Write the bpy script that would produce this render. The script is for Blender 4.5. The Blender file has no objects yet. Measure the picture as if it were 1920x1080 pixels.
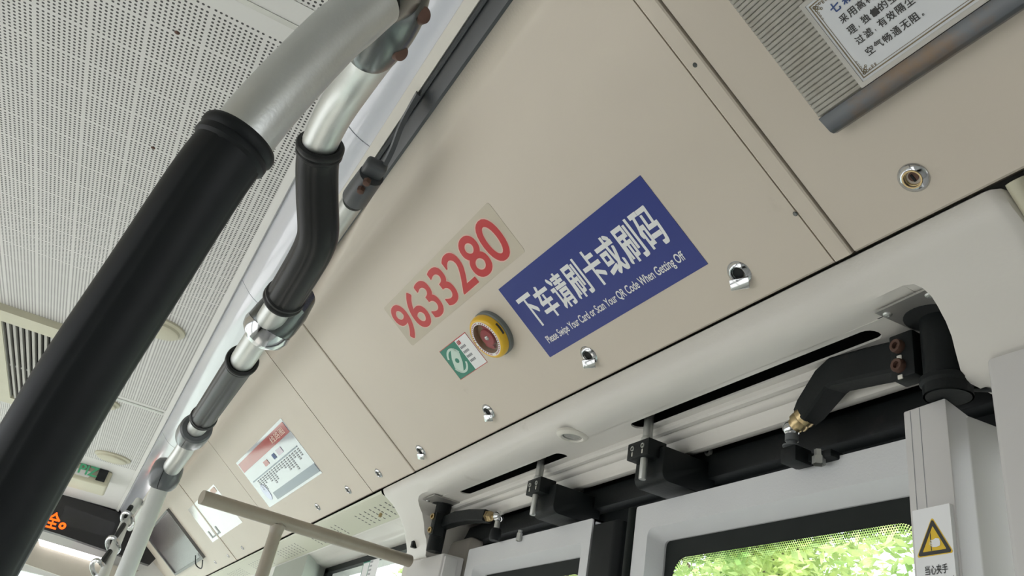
import bpy, bmesh, math, random
from mathutils import Vector, Matrix
from mathutils import geometry as mgeo

# ------------------------------------------------------------------ camera
# bus frame: x = along the bus (forward), y = to the left, z = up, origin at the eye, floor at z = -EYE
EYE = 1.62
F = 1509.25
RW = ((-0.4693430724603225, -0.864971244427051, 0.17760018763453883),
      (0.36884464686940044, -0.3747849621866992, -0.8505820704638102),
      (0.8022909115833807, -0.3337079238391464, 0.4949427388675125))   # rows: image right, image down, view
Rr, Rd, Rv = (Vector(r) for r in RW)
S = bpy.context.scene
cd = bpy.data.cameras.new('camera'); cam = bpy.data.objects.new('camera', cd); S.collection.objects.link(cam)
cd.sensor_width = 36; cd.sensor_fit = 'HORIZONTAL'; cd.lens = F / 1920 * 36
cd.clip_start = .02; cd.clip_end = 200
m = Matrix.Identity(4)
for i in range(3):
    m[i][0] = Rr[i]; m[i][1] = -Rd[i]; m[i][2] = -Rv[i]
m[2][3] = EYE
cam.matrix_world = m
S.camera = cam
S.view_settings.view_transform = 'Standard'; S.view_settings.look = 'None'
S.view_settings.gamma = 1; S.view_settings.use_curve_mapping = False
S.view_settings.exposure = 0.21

# ------------------------------------------------------------------ daylight
W = bpy.data.worlds.new('sky'); S.world = W; W.use_nodes = True
wn = W.node_tree.nodes; wl = W.node_tree.links; wn.clear()
wo = wn.new('ShaderNodeOutputWorld'); wb = wn.new('ShaderNodeBackground')
tc = wn.new('ShaderNodeTexCoord'); nz = wn.new('ShaderNodeTexNoise'); nz.inputs['Scale'].default_value = 3
cr = wn.new('ShaderNodeValToRGB')
cr.color_ramp.elements[0].color = (.80, .88, 1, 1); cr.color_ramp.elements[1].color = (1, 1, 1, 1)
wl.new(tc.outputs['Generated'], nz.inputs['Vector']); wl.new(nz.outputs['Fac'], cr.inputs['Fac'])
wl.new(cr.outputs['Color'], wb.inputs['Color']); wb.inputs['Strength'].default_value = 2.55
wl.new(wb.outputs[0], wo.inputs['Surface'])
sd = bpy.data.lights.new('sun', 'SUN'); sd.energy = 7.0; sd.angle = math.radians(8); sd.color = (1, .96, .88)
sun = bpy.data.objects.new('sun', sd); S.collection.objects.link(sun)
sun.rotation_euler = Vector((.25, -.62, -.75)).to_track_quat('-Z', 'Y').to_euler()   # from the far left, onto the kerb-side trees

# ------------------------------------------------------------------ geometry of the view
def ray(px, py): return Rr * (px - 960) + Rd * (py - 540) + Rv * F
def onx(px, py, X): d = ray(px, py); return d * (X / d.x)
def ony(px, py, Y): d = ray(px, py); return d * (Y / d.y)
def onz(px, py, Z): d = ray(px, py); return d * (Z / d.z)
def dep(px, py, D): return ray(px, py) / F * D
NC = Vector((0, .5735, -.8192))                 # inward normal of the sloping cove
def cv(x, y, n=0): return Vector((x, y, .955 + .7 * y)) + NC * n
def onc(px, py, n=0):
    d = ray(px, py); o = NC * n
    t = (.955 + o.z - .7 * o.y) / (d.z - .7 * d.y)
    P = d * t - o
    return P.x, P.y

# ------------------------------------------------------------------ materials
def mat(name, col, rough=.5, metal=0, spec=.5, noise=0, nscale=30, bump=0, bscale=200, coat=0, stain_or_reflection=None, sscale=6, trans=0, emit=0):
    M = bpy.data.materials.new(name); M.use_nodes = True
    nt = M.node_tree; b = nt.nodes['Principled BSDF']
    c = (*col, 1)
    b.inputs['Base Color'].default_value = c; b.inputs['Roughness'].default_value = rough
    b.inputs['Metallic'].default_value = metal; b.inputs['Specular IOR Level'].default_value = spec
    b.inputs['Coat Weight'].default_value = coat; b.inputs['Coat Roughness'].default_value = .08
    if emit:
        b.inputs['Emission Color'].default_value = c; b.inputs['Emission Strength'].default_value = emit
    t = nt.nodes.new('ShaderNodeTexCoord')
    last = None
    if noise:
        n = nt.nodes.new('ShaderNodeTexNoise'); n.inputs['Scale'].default_value = nscale; n.inputs['Detail'].default_value = 6
        nt.links.new(t.outputs['Object'], n.inputs['Vector'])
        x = nt.nodes.new('ShaderNodeMix'); x.data_type = 'RGBA'
        x.inputs[6].default_value = tuple(v * (1 - noise) for v in col) + (1,)
        x.inputs[7].default_value = tuple(min(1, v * (1 + noise)) for v in col) + (1,)
        nt.links.new(n.outputs['Fac'], x.inputs[0]); last = x.outputs[2]
    if stain_or_reflection:
        n = nt.nodes.new('ShaderNodeTexNoise'); n.inputs['Scale'].default_value = sscale; n.inputs['Detail'].default_value = 8
        n.inputs['Roughness'].default_value = .65
        nt.links.new(t.outputs['Object'], n.inputs['Vector'])
        r = nt.nodes.new('ShaderNodeValToRGB'); r.color_ramp.elements[0].position = stain_or_reflection[3]; r.color_ramp.elements[1].position = stain_or_reflection[4]
        nt.links.new(n.outputs['Fac'], r.inputs['Fac'])
        x = nt.nodes.new('ShaderNodeMix'); x.data_type = 'RGBA'
        if last: nt.links.new(last, x.inputs[6])
        else: x.inputs[6].default_value = c
        x.inputs[7].default_value = (*stain_or_reflection[:3], 1)
        nt.links.new(r.outputs['Color'], x.inputs[0]); last = x.outputs[2]
    if last: nt.links.new(last, b.inputs['Base Color'])
    if bump:
        n = nt.nodes.new('ShaderNodeTexNoise'); n.inputs['Scale'].default_value = bscale; n.inputs['Detail'].default_value = 3
        nt.links.new(t.outputs['Object'], n.inputs['Vector'])
        u = nt.nodes.new('ShaderNodeBump'); u.inputs['Strength'].default_value = bump; u.inputs['Distance'].default_value = .002
        nt.links.new(n.outputs['Fac'], u.inputs['Height']); nt.links.new(u.outputs[0], b.inputs['Normal'])
    return M

M = {}
M['cove'] = mat('cream_panel', (.60, .54, .46), .42, noise=.04, nscale=4, bump=.08, bscale=260, stain_or_reflection=(.42, .36, .29, .66, .95), sscale=7)
M['cover'] = mat('white_moulding', (.64, .62, .58), .38, noise=.05, nscale=5, bump=.10, bscale=180, stain_or_reflection=(.42, .39, .34, .62, .9), sscale=9)
M['shell'] = mat('grey_white_shell', (.66, .66, .64), .5, noise=.04, nscale=3)
M['ribw'] = mat('off_white_trim', (.66, .64, .58), .4, noise=.04, nscale=20)
M['leaf'] = mat('door_paint', (.60, .61, .62), .42, noise=.04, nscale=12, bump=.12, bscale=300, stain_or_reflection=(.40, .39, .37, .66, .9), sscale=14)
M['guard'] = mat('guard_plastic', (.60, .59, .58), .45, noise=.03, nscale=8, stain_or_reflection=(.45, .43, .40, .68, .9), sscale=12)
M['alu'] = mat('brushed_aluminium', (.62, .64, .62), .42, metal=1, noise=.05, nscale=60, bump=.06, bscale=400)
M['alud'] = mat('dull_aluminium', (.50, .51, .49), .42, metal=.8, noise=.10, nscale=25)
M['chrome'] = mat('polished_chrome', (.55, .56, .57), .13, metal=1, noise=.12, nscale=30)
M['cast'] = mat('worn_cast_metal', (.13, .14, .14), .26, metal=1, noise=.30, nscale=25)
M['fit'] = mat('grey_fitting', (.10, .11, .115), .30, spec=.5, coat=.2, noise=.1, nscale=30)
M['rub'] = mat('black_rubber', (.010, .012, .013), .48, noise=.2, nscale=60, spec=.2)
M['rubs'] = mat('grip_plastic', (.017, .018, .018), .38, noise=.15, nscale=40, spec=.22)
M['blk'] = mat('black_steel', (.008, .010, .0105), .5, spec=.2, noise=.3, nscale=30, bump=.15, bscale=150, stain_or_reflection=(.035, .030, .027, .6, .9), sscale=20)
M['dgrey'] = mat('dark_grey_strip', (.055, .06, .065), .38, noise=.15, nscale=15)
M['gasket'] = mat('door_gasket', (.011, .014, .013), .6, spec=.2, noise=.3, nscale=30)
M['void'] = mat('dark_cavity', (.012, .014, .015), .9, noise=.2, nscale=10)
M['seam'] = mat('seam_shadow_gap', (.11, .09, .07), .8, noise=.2, nscale=40)
M['lampcov'] = mat('lamp_cover', (.60, .62, .68), .14, spec=.6, noise=.05, nscale=3, coat=.5)
M['beige'] = mat('beige_tube', (.35, .31, .245), .36, noise=.10, nscale=40, coat=.2, stain_or_reflection=(.12, .09, .06, .70, .78), sscale=30)
M['grpnt'] = mat('grey_pole_paint', (.62, .64, .61), .33, noise=.05, nscale=60, coat=.3)
M['brass'] = mat('worn_brass', (.46, .36, .20), .34, metal=1, noise=.2, nscale=60)
M['rust'] = mat('rusty_bolt', (.11, .06, .045), .55, metal=.5, noise=.4, nscale=90)
M['filterrail'] = mat('aluminium_painted_reflection', (.13, .14, .155), .3, metal=.9, noise=.15, nscale=15, stain_or_reflection=(.20, .125, .065, .50, .72), sscale=9)  # brown reflection on the rail painted into the colour as noise blotches
M['plate'] = mat('plate_alu', (.45, .44, .42), .35, metal=.7, noise=.1, nscale=20)
M['blue'] = mat('blue_vinyl', (.024, .042, .23), .34, spec=.35, noise=.06, nscale=8)
M['white'] = mat('white_print', (.80, .81, .82), .4, noise=.02, nscale=8)
M['paper'] = mat('white_board', (.68, .70, .73), .25, noise=.03, nscale=8)
M['red'] = mat('red_print', (.50, .03, .035), .3, noise=.06, nscale=12)
M['pink'] = mat('pale_pink_print', (.68, .45, .38), .35, noise=.05, nscale=12)
M['film'] = mat('aged_film', (.56, .505, .41), .16, noise=.05, nscale=20, coat=.4)
M['dred'] = mat('dark_red_print', (.33, .03, .03), .4, noise=.1, nscale=40)
M['knob'] = mat('red_knob', (.32, .035, .05), .3, noise=.1, nscale=40)
M['green'] = mat('green_print', (.01, .20, .135), .35, noise=.06, nscale=20)
M['mint'] = mat('pale_mint_print', (.55, .70, .62), .35, noise=.04, nscale=20)
M['ink'] = mat('black_print', (.03, .03, .03), .45, noise=.2, nscale=40)
M['gink'] = mat('grey_print', (.25, .26, .28), .4, noise=.2, nscale=80)
M['navy'] = mat('blue_print', (.03, .07, .22), .45, noise=.2, nscale=40)
M['brown'] = mat('brown_print', (.19, .15, .09), .45, noise=.4, nscale=150)
M['yel'] = mat('yellow_plastic', (.82, .50, .012), .28, noise=.08, nscale=30, coat=.3, stain_or_reflection=(.45, .27, .03, .66, .85), sscale=50)
M['signyel'] = mat('sign_yellow', (.75, .50, .03), .4, noise=.05, nscale=30)
M['glossposter'] = mat('laminated_poster', (.52, .55, .62), .07, noise=.05, nscale=10, coat=1)
M['gblue'] = mat('poster_grey_blue', (.10, .13, .21), .12, noise=.05, nscale=12, coat=.25)
M['gred'] = mat('poster_red', (.42, .035, .04), .12, noise=.04, nscale=12, coat=.35)
M['gpurple'] = mat('poster_purple', (.30, .12, .28), .1, noise=.1, nscale=20, coat=1)
M['violet'] = mat('poster_violet', (.36, .36, .70), .1, noise=.1, nscale=40, coat=1)
M['notice'] = mat('laminated_notice', (.70, .70, .70), .06, noise=.04, nscale=10, coat=1)
M['screen'] = mat('screen_glass', (.07, .055, .065), .22, noise=.2, nscale=8, spec=.4)
M['sign'] = mat('sign_black', (.014, .014, .016), .3, noise=.2, nscale=10)
M['cream2'] = mat('old_cream_plastic', (.52, .50, .38), .45, noise=.06, nscale=15)
M['vent'] = mat('vent_cream', (.56, .56, .44), .45, noise=.05, nscale=10)
M['lampon'] = mat('lit_lamp', (1, .96, .97), .4, emit=2.5)
M['led'] = mat('orange_led', (1, .10, .004), .4, emit=1.6)
M['greenlcd'] = mat('green_display', (.08, .42, .22), .4, noise=.1, nscale=40)
M['floor'] = mat('bus_floor', (.50, .49, .47), .6, noise=.2, nscale=40)
M['road'] = mat('asphalt', (.42, .42, .41), .9, noise=.15, nscale=3)
M['grass'] = mat('grass', (.18, .30, .06), .9, noise=.4, nscale=5)
M['bark'] = mat('bark', (.10, .07, .045), .9, noise=.4, nscale=12, bump=.5, bscale=30)

def glass_mat(name, tint, frit=False):
    g = bpy.data.materials.new(name); g.use_nodes = True
    nt = g.node_tree; nt.nodes.clear()
    o = nt.nodes.new('ShaderNodeOutputMaterial'); a = nt.nodes.new('ShaderNodeBsdfTransparent'); b = nt.nodes.new('ShaderNodeBsdfGlossy')
    b.inputs['Roughness'].default_value = .02; a.inputs['Color'].default_value = (*tint, 1)
    f = nt.nodes.new('ShaderNodeLayerWeight'); f.inputs['Blend'].default_value = .5
    pw = nt.nodes.new('ShaderNodeMath'); pw.operation = 'POWER'; pw.inputs[1].default_value = 5
    ma = nt.nodes.new('ShaderNodeMath'); ma.operation = 'MULTIPLY_ADD'; ma.name = 'mirror'; ma.inputs[1].default_value = .8; ma.inputs[2].default_value = .06
    nt.links.new(f.outputs['Facing'], pw.inputs[0]); nt.links.new(pw.outputs[0], ma.inputs[0])
    x = nt.nodes.new('ShaderNodeMixShader')
    nt.links.new(ma.outputs[0], x.inputs[0]); nt.links.new(a.outputs[0], x.inputs[1]); nt.links.new(b.outputs[0], x.inputs[2])
    nt.links.new(x.outputs[0], o.inputs['Surface'])
    return g
M['glass'] = glass_mat('clear_pane', (.86, .92, .88))
M['cover_glass'] = glass_mat('clear_window', (.92, .90, .88))
M['cover_glass'].node_tree.nodes['mirror'].inputs[2].default_value = .03; M['cover_glass'].node_tree.nodes['mirror'].inputs[1].default_value = .2

def leafmat():
    g = bpy.data.materials.new('foliage'); g.use_nodes = True
    nt = g.node_tree; nt.nodes.clear()
    o = nt.nodes.new('ShaderNodeOutputMaterial'); d = nt.nodes.new('ShaderNodeBsdfDiffuse'); t = nt.nodes.new('ShaderNodeBsdfTranslucent')
    x = nt.nodes.new('ShaderNodeMixShader'); x.inputs[0].default_value = .5
    c = nt.nodes.new('ShaderNodeTexCoord'); n = nt.nodes.new('ShaderNodeTexNoise'); n.inputs['Scale'].default_value = 1.6; n.inputs['Detail'].default_value = 4
    r = nt.nodes.new('ShaderNodeValToRGB'); e = r.color_ramp.elements
    e[0].position = .32; e[0].color = (.27, .44, .14, 1); e[1].position = .62; e[1].color = (.86, .90, .50, 1)
    nt.links.new(c.outputs['Object'], n.inputs['Vector']); nt.links.new(n.outputs['Fac'], r.inputs['Fac'])
    nt.links.new(r.outputs[0], d.inputs['Color']); nt.links.new(r.outputs[0], t.inputs['Color'])
    nt.links.new(d.outputs[0], x.inputs[1]); nt.links.new(t.outputs[0], x.inputs[2]); nt.links.new(x.outputs[0], o.inputs['Surface'])
    return g
M['leaves'] = leafmat()

def perf_mat(name, base, x0, x1, y0, y1, px, gx, nx, py, gy, ny, r, ox, oy, rough=.5):
    """sheet with blocks of round punched holes: nx by ny holes at pitch px, py, blocks of period gx, gy"""
    g = bpy.data.materials.new(name); g.use_nodes = True
    nt = g.node_tree; b = nt.nodes['Principled BSDF']; b.inputs['Roughness'].default_value = rough
    t = nt.nodes.new('ShaderNodeTexCoord'); s = nt.nodes.new('ShaderNodeSeparateXYZ'); nt.links.new(t.outputs['Object'], s.inputs[0])
    def mt(op, a, bb=None, c=None):
        n = nt.nodes.new('ShaderNodeMath'); n.operation = op
        for i, v in enumerate((a, bb, c)):
            if v is None: continue
            if isinstance(v, (int, float)): n.inputs[i].default_value = v
            else: nt.links.new(v, n.inputs[i])
        return n.outputs[0]
    def axis(co, off, per, pitch, n, lo, hi):
        c = mt('SUBTRACT', co, off)
        k = mt('FLOOR', mt('DIVIDE', c, per))
        loc = mt('SUBTRACT', c, mt('MULTIPLY', k, per))          # 0..per
        loc = mt('SUBTRACT', loc, (per - (n - 1) * pitch) / 2)
        idx = mt('ROUND', mt('DIVIDE', loc, pitch))
        idx = mt('MINIMUM', mt('MAXIMUM', idx, 0), n - 1)
        d = mt('SUBTRACT', loc, mt('MULTIPLY', idx, pitch))
        ok = mt('MULTIPLY', mt('GREATER_THAN', co, lo), mt('LESS_THAN', co, hi))
        return d, ok
    dx, okx = axis(s.outputs[0], ox, gx, px, nx, x0, x1)
    dy, oky = axis(s.outputs[1], oy, gy, py, ny, y0, y1)
    dist = mt('SQRT', mt('ADD', mt('MULTIPLY', dx, dx), mt('MULTIPLY', dy, dy)))
    hole = mt('MULTIPLY', mt('LESS_THAN', dist, r), mt('MULTIPLY', okx, oky))
    n = nt.nodes.new('ShaderNodeTexNoise'); n.inputs['Scale'].default_value = 3; n.inputs['Detail'].default_value = 6
    nt.links.new(t.outputs['Object'], n.inputs['Vector'])
    x0_ = nt.nodes.new('ShaderNodeMix'); x0_.data_type = 'RGBA'
    x0_.inputs[6].default_value = (*[v * .94 for v in base], 1); x0_.inputs[7].default_value = (*[v * 1.05 for v in base], 1)
    nt.links.new(n.outputs['Fac'], x0_.inputs[0])
    x = nt.nodes.new('ShaderNodeMix'); x.data_type = 'RGBA'
    nt.links.new(hole, x.inputs[0]); nt.links.new(x0_.outputs[2], x.inputs[6]); x.inputs[7].default_value = (.03, .03, .03, 1)
    nt.links.new(x.outputs[2], b.inputs['Base Color'])
    return g

# ------------------------------------------------------------------ builders
def tag(o, label=None, cat=None, group=None, kind=None):
    if label: o['label'] = label
    if cat: o['category'] = cat
    if group: o['group'] = group
    if kind: o['kind'] = kind
    return o
def thing(name, label, cat, loc, group=None):
    o = bpy.data.objects.new(name, None); o.empty_display_size = .05
    S.collection.objects.link(o); o.location = loc
    return tag(o, label, cat, group)
def orig(p):
    v = Vector((0, 0, 0))
    while p is not None: v += p.location; p = p.parent
    return v
def obj(name, bm, m, parent=None, smooth=35, label=None):
    me = bpy.data.meshes.new(name)
    bmesh.ops.recalc_face_normals(bm, faces=bm.faces)
    bm.to_mesh(me); bm.free()
    me.materials.append(M[m] if isinstance(m, str) else m)
    if smooth:
        me.shade_smooth(); me.set_sharp_from_angle(angle=math.radians(smooth))
    vs = [v.co for v in me.vertices]
    o = bpy.data.objects.new(name, me); S.collection.objects.link(o)
    po = orig(parent)
    if parent is None and vs:
        c = Vector([(min(v[i] for v in vs) + max(v[i] for v in vs)) / 2 for i in range(3)]); c.z = min(v.z for v in vs)
        if name not in KEEP: po = c; o.location = c
    if po.length: me.transform(Matrix.Translation(-po))
    o.parent = parent
    if label: o['label'] = label
    return o
KEEP = set()
def struct(name, bm, m, parent=None, smooth=35):
    o = obj(name, bm, m, parent, smooth)
    if parent is None: o['kind'] = 'structure'
    return o
def B(): return bmesh.new()
def box(bm, a, b, bev=0, seg=2):
    a, b = Vector(a), Vector(b)
    r = bmesh.ops.create_cube(bm, size=1)
    for v in r['verts']:
        v.co = Vector((a[i] + b[i]) / 2 + v.co[i] * (b[i] - a[i]) for i in range(3)) if False else Vector([(a[i] + b[i]) / 2 + v.co[i] * abs(b[i] - a[i]) for i in range(3)])
    if bev:
        es = list({e for v in r['verts'] for e in v.link_edges})
        bmesh.ops.bevel(bm, geom=es, offset=bev, segments=seg, affect='EDGES', profile=.5)
    return r['verts']
def prism(bm, pts, d, bev=0, seg=2):
    """closed polygon of 3-D points swept by vector d"""
    d = Vector(d)
    a = [bm.verts.new(Vector(p)) for p in pts]; b = [bm.verts.new(Vector(p) + d) for p in pts]
    n = len(pts); fs = [bm.faces.new(a), bm.faces.new(list(reversed(b)))]
    for i in range(n): fs.append(bm.faces.new((a[i], b[i], b[(i + 1) % n], a[(i + 1) % n])))
    if bev:
        es = list({e for f in fs for e in f.edges})
        bmesh.ops.bevel(bm, geom=es, offset=bev, segments=seg, affect='EDGES', profile=.5)
def frames(P):
    T = []
    for i in range(len(P)):
        a = P[max(0, i - 1)]; b = P[min(len(P) - 1, i + 1)]; T.append((b - a).normalized())
    up = Vector((0, 0, 1)) if abs(T[0].z) < .9 else Vector((1, 0, 0))
    u = (up - T[0] * up.dot(T[0])).normalized(); out = []
    for t in T:
        u = (u - t * u.dot(t)).normalized(); out.append((t, u, t.cross(u)))
    return out
def smoothpath(P, n=8):
    P = [Vector(p) for p in P]; out = []
    for i in range(len(P) - 1):
        p0 = P[max(0, i - 1)]; p1 = P[i]; p2 = P[i + 1]; p3 = P[min(len(P) - 1, i + 2)]
        for k in range(n):
            t = k / n
            out.append(.5 * ((2 * p1) + (p2 - p0) * t + (2 * p0 - 5 * p1 + 4 * p2 - p3) * t * t + (3 * p1 - p0 - 3 * p2 + p3) * t ** 3))
    out.append(P[-1]); return out
def tube(bm, P, r, seg=24, cap=True, prof=None):
    """round bar along P; r a number or a list; prof optional list of 2-D points (unit) instead of a circle"""
    P = [Vector(p) for p in P]; R = r if isinstance(r, (list, tuple)) else [r] * len(P)
    pr = prof or [(math.cos(2 * math.pi * k / seg), math.sin(2 * math.pi * k / seg)) for k in range(seg)]
    rings = []
    for p, (t, u, w), rr in zip(P, frames(P), R):
        rings.append([bm.verts.new(p + u * a * rr + w * b * rr) for a, b in pr])
    n = len(pr)
    for A, Bq in zip(rings, rings[1:]):
        for k in range(n): bm.faces.new((A[k], A[(k + 1) % n], Bq[(k + 1) % n], Bq[k]))
    if cap: bm.faces.new(list(reversed(rings[0]))); bm.faces.new(rings[-1])
def lathe(bm, o, ax, prof, seg=40, closed=True):
    """prof: list of (radius, height) along axis ax from o"""
    o = Vector(o); ax = Vector(ax).normalized()
    u = ax.orthogonal().normalized(); w = ax.cross(u); rings = []
    for r, h in prof:
        if r < 1e-6: rings.append([bm.verts.new(o + ax * h)])
        else: rings.append([bm.verts.new(o + ax * h + (u * math.cos(2 * math.pi * k / seg) + w * math.sin(2 * math.pi * k / seg)) * r) for k in range(seg)])
    for A, C in zip(rings, rings[1:]):
        if len(A) == 1 and len(C) == 1: continue
        for k in range(seg):
            q = (k + 1) % seg
            if len(A) == 1: bm.faces.new((A[0], C[q], C[k]))
            elif len(C) == 1: bm.faces.new((A[k], A[q], C[0]))
            else: bm.faces.new((A[k], A[q], C[q], C[k]))
def grid(bm, rows):
    V = [[bm.verts.new(Vector(p)) for p in r] for r in rows]
    for a, b in zip(V, V[1:]):
        for k in range(len(a) - 1): bm.faces.new((a[k], a[k + 1], b[k + 1], b[k]))
    return V
class Fr:
    """flat frame: o + u*U + v*V + n*N"""
    def __init__(s, o, U, V): s.o = Vector(o); s.U = Vector(U).normalized(); s.V = Vector(V).normalized(); s.N = s.U.cross(s.V)
    def __call__(s, u, v, n=0): return s.o + s.U * u + s.V * v + s.N * n
def filled(bm, fr, loops, n, th):
    """polygon with holes (loops[0] outer) in frame fr, at height n, thickness th downward"""
    vs, es = [], []
    for L in loops:
        b = len(vs); vs += [Vector(p) for p in L]; es += [(b + i, b + (i + 1) % len(L)) for i in range(len(L))]
    vo, eo, fo, *_ = mgeo.delaunay_2d_cdt(vs, es, [], 2 if len(loops) > 1 else 1, 1e-7)
    def inside(p, L):
        c = False; j = len(L) - 1
        for i in range(len(L)):
            a, b = L[i], L[j]
            if (a[1] > p[1]) != (b[1] > p[1]) and p[0] < (b[0] - a[0]) * (p[1] - a[1]) / (b[1] - a[1]) + a[0]: c = not c
            j = i
        return c
    T = [bm.verts.new(fr(v[0], v[1], n)) for v in vo]
    Bt = [bm.verts.new(fr(v[0], v[1], n - th)) for v in vo] if th else None
    cnt = {}
    for f in fo:
        c = sum((vo[i] for i in f), Vector((0, 0))) / len(f)
        if not inside(c, loops[0]) or any(inside(c, L) for L in loops[1:]): continue
        bm.faces.new([T[i] for i in f])
        if th: bm.faces.new([Bt[i] for i in reversed(f)])
        for a, b in zip(f, list(f[1:]) + [f[0]]): cnt[(a, b)] = 1
    if th:
        for (a, b) in cnt:
            if (b, a) not in cnt: bm.faces.new((T[b], T[a], Bt[a], Bt[b]))
    for v in T + (Bt or []):
        if not v.link_faces: bm.verts.remove(v)
def rrect(u0, v0, u1, v1, r=.004, n=5):
    if u0 > u1: u0, u1 = u1, u0
    if v0 > v1: v0, v1 = v1, v0
    if r <= 0: return [(u0, v0), (u1, v0), (u1, v1), (u0, v1)]
    out = []
    for cx, cy, a in ((u1 - r, v0 + r, -90), (u1 - r, v1 - r, 0), (u0 + r, v1 - r, 90), (u0 + r, v0 + r, 180)):
        for k in range(n + 1):
            t = math.radians(a + 90 * k / n); out.append((cx + r * math.cos(t), cy + r * math.sin(t)))
    return out
def circ(cu, cv_, r, n=24, ry=None): return [(cu + r * math.cos(2 * math.pi * k / n), cv_ + (ry or r) * math.sin(2 * math.pi * k / n)) for k in range(n)]
def stad(u0, u1, v, h, n=8):
    r = h / 2; out = []
    for cx, a in ((u1 - r, -90), (u0 + r, 90)):
        for k in range(n + 1):
            t = math.radians(a + 180 * k / n); out.append((cx + r * math.cos(t), v + r * math.sin(t)))
    return out
def text(bm, fr, s, u0, v0, u1, v1, n=.0006, off=0.0, shear=0, fit=True, ang=0):
    """write s inside the rectangle u0..u1, v0..v1 of frame fr"""
    cu = bpy.data.curves.new('t', 'FONT'); cu.body = s; cu.size = 1; cu.resolution_u = 6; cu.shear = shear
    o = bpy.data.objects.new('t', cu); S.collection.objects.link(o)
    dg = bpy.context.evaluated_depsgraph_get(); me = bpy.data.meshes.new_from_object(o.evaluated_get(dg))
    xs = [v.co.x for v in me.vertices]; ys = [v.co.y for v in me.vertices]
    if xs:
        x0, x1, y0, y1 = min(xs), max(xs), min(ys), max(ys)
        sx = (u1 - u0) / (x1 - x0); sy = (v1 - v0) / (y1 - y0)
        if not fit: sx = sy = min(abs(sx), abs(sy))
        if off:      # heavier face: the same glyph printed a little to each side
            dv = [(-off, -off), (off, -off), (off, off), (-off, off), (0, 0), (0, off), (0, -off), (off, 0), (-off, 0)]
            sx = (u1 - u0) / (x1 - x0 + 2 * off); sy = (v1 - v0) / (y1 - y0 + 2 * off)
        else: dv = [(0, 0)]
        for q_, (du, dw) in enumerate(dv):
            vv = [bm.verts.new(fr(u0 + (v.co.x - x0 + off + du) * sx, v0 + (v.co.y - y0 + off + dw) * sy, n + q_ * 4e-6)) for v in me.vertices]
            for p in me.polygons:
                try: bm.faces.new([vv[i] for i in p.vertices])
                except ValueError: pass
    bpy.data.objects.remove(o); bpy.data.curves.remove(cu); bpy.data.meshes.remove(me)
def copy_tree(o, parent=None):
    c = o.copy(); S.collection.objects.link(c); c.parent = parent
    for ch in [k for k in bpy.data.objects if k.parent == o]: copy_tree(ch, c)
    return c
# cove frame: u runs towards the rear (reading direction), v up the slope
CF = Fr(cv(0, 0), (-1, 0, 0), (0, .8192, .5735))
def cuv(px, py, n=0):
    x, y = onc(px, py, n); return -x, y * 1.22066
# ================================================================== SHELL
XR, XF = -2.2, 6.6           # rear and front of what is built
ZC = .90; YL = .83; WL = 1.62; WR = -.84
KEEP |= {'ceiling', 'floor'}
# ceiling sheets with punched holes
perf = perf_mat('punched_sheet', (.66, .655, .64), -9, 4.55, -.068, .83, .0087, .0905, 10, .0084, .0868, 10, (.00235), 1.0615 - .0905 * 30, .4075 - .0868 * 9)
bm = B()
for a, b in ((XR, .28), (1.022, 3.335)):
    box(bm, (a, -.075, ZC), (b, .83, ZC + .012))
box(bm, (.28, -.075, ZC), (1.012, .83, ZC + .012)); box(bm, (3.345, -.075, ZC), (6.1, .83, ZC + .012))
ceiling = struct('ceiling', bm, perf, smooth=0)
# plain margins of the sheets and the joints between them
bm = B()
box(bm, (1.012, -.07, ZC - .0015), (1.050, .83, ZC + .002)); box(bm, (.955, -.07, ZC - .0012), (1.000, .83, ZC + .002))
box(bm, (3.30, -.07, ZC - .001), (3.375, .83, ZC + .002))
struct('trim_1', bm, 'shell', smooth=0)
bm = B(); box(bm, (1.000, -.07, ZC - .0025), (1.012, .83, ZC + .002)); box(bm, (3.333, -.055, ZC - .004), (3.352, .83, ZC + .002), .001)
struct('trim_2', bm, 'dgrey' if False else 'alud', smooth=0)
# upper edge strip, lamp cover, inner and outer strips beside the cove
bm = B(); grid(bm, [[(x, -.060, ZC - .001), (x, -.066, ZC - .006), (x, -.0765, ZC - .010), (x, -.080, ZC - .004), (x, -.080, ZC + .02)] for x in (XR, 6.1)])
struct('trim_3', bm, 'shell')
def lampcover(x0, x1, label):
    bm = B(); rows = []
    for x in (x0, x1):
        r = []
        for k in range(13):
            t = k / 12; y = -.080 - .078 * t; z = ZC - .004 - .052 * t - .010 * math.sin(math.pi * t)
            r.append((x, y, z))
        rows.append(r + [(x, -.158, ZC + .02), (x, -.080, ZC + .02)])
    V = grid(bm, rows)
    for r in V: bm.faces.new(r)
    o = obj('lamp_cover', bm, 'lampcov'); tag(o, label, 'lamp cover', 'glossy lamp covers along the ceiling edge')
KEEP |= {'lamp_cover'}
def xc(px, py):    # x of a pixel on the lamp cover line
    d = ray(px, py); return d.x * (.87 / d.z)
lampcover(XR, 1.128, 'glossy pale grey lamp cover behind the handrail joint, nearest of the row')
lampcover(1.131, 1.925, 'glossy pale grey lamp cover beside the bent black grip, between the two thin joints')
lampcover(1.928, 3.60, 'glossy pale grey lamp cover with white streaks beside the lower black grip')
lampcover(3.603, 5.82, 'glossy pale grey lamp cover farthest down the bus, beside the ball fitting')
bm = B(); prism(bm, [(0, -.158, .842), (0, -.172, .828), (0, -.176, .834), (0, -.160, .90)], (1, 0, 0))
for v in bm.verts: v.co.x = XR if v.co.x < .5 else 6.05
struct('trim_4', bm, 'ribw')
bm = B()
prof = [(-.172, .834), (-.176, .826), (-.180, .826), (-.182, .829), (-.186, .822), (-.199, .811), (-.204, .812), (-.204, .85), (-.172, .85)]
prism(bm, [(XR, y, z) for y, z in prof], (8.25, 0, 0))
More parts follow.
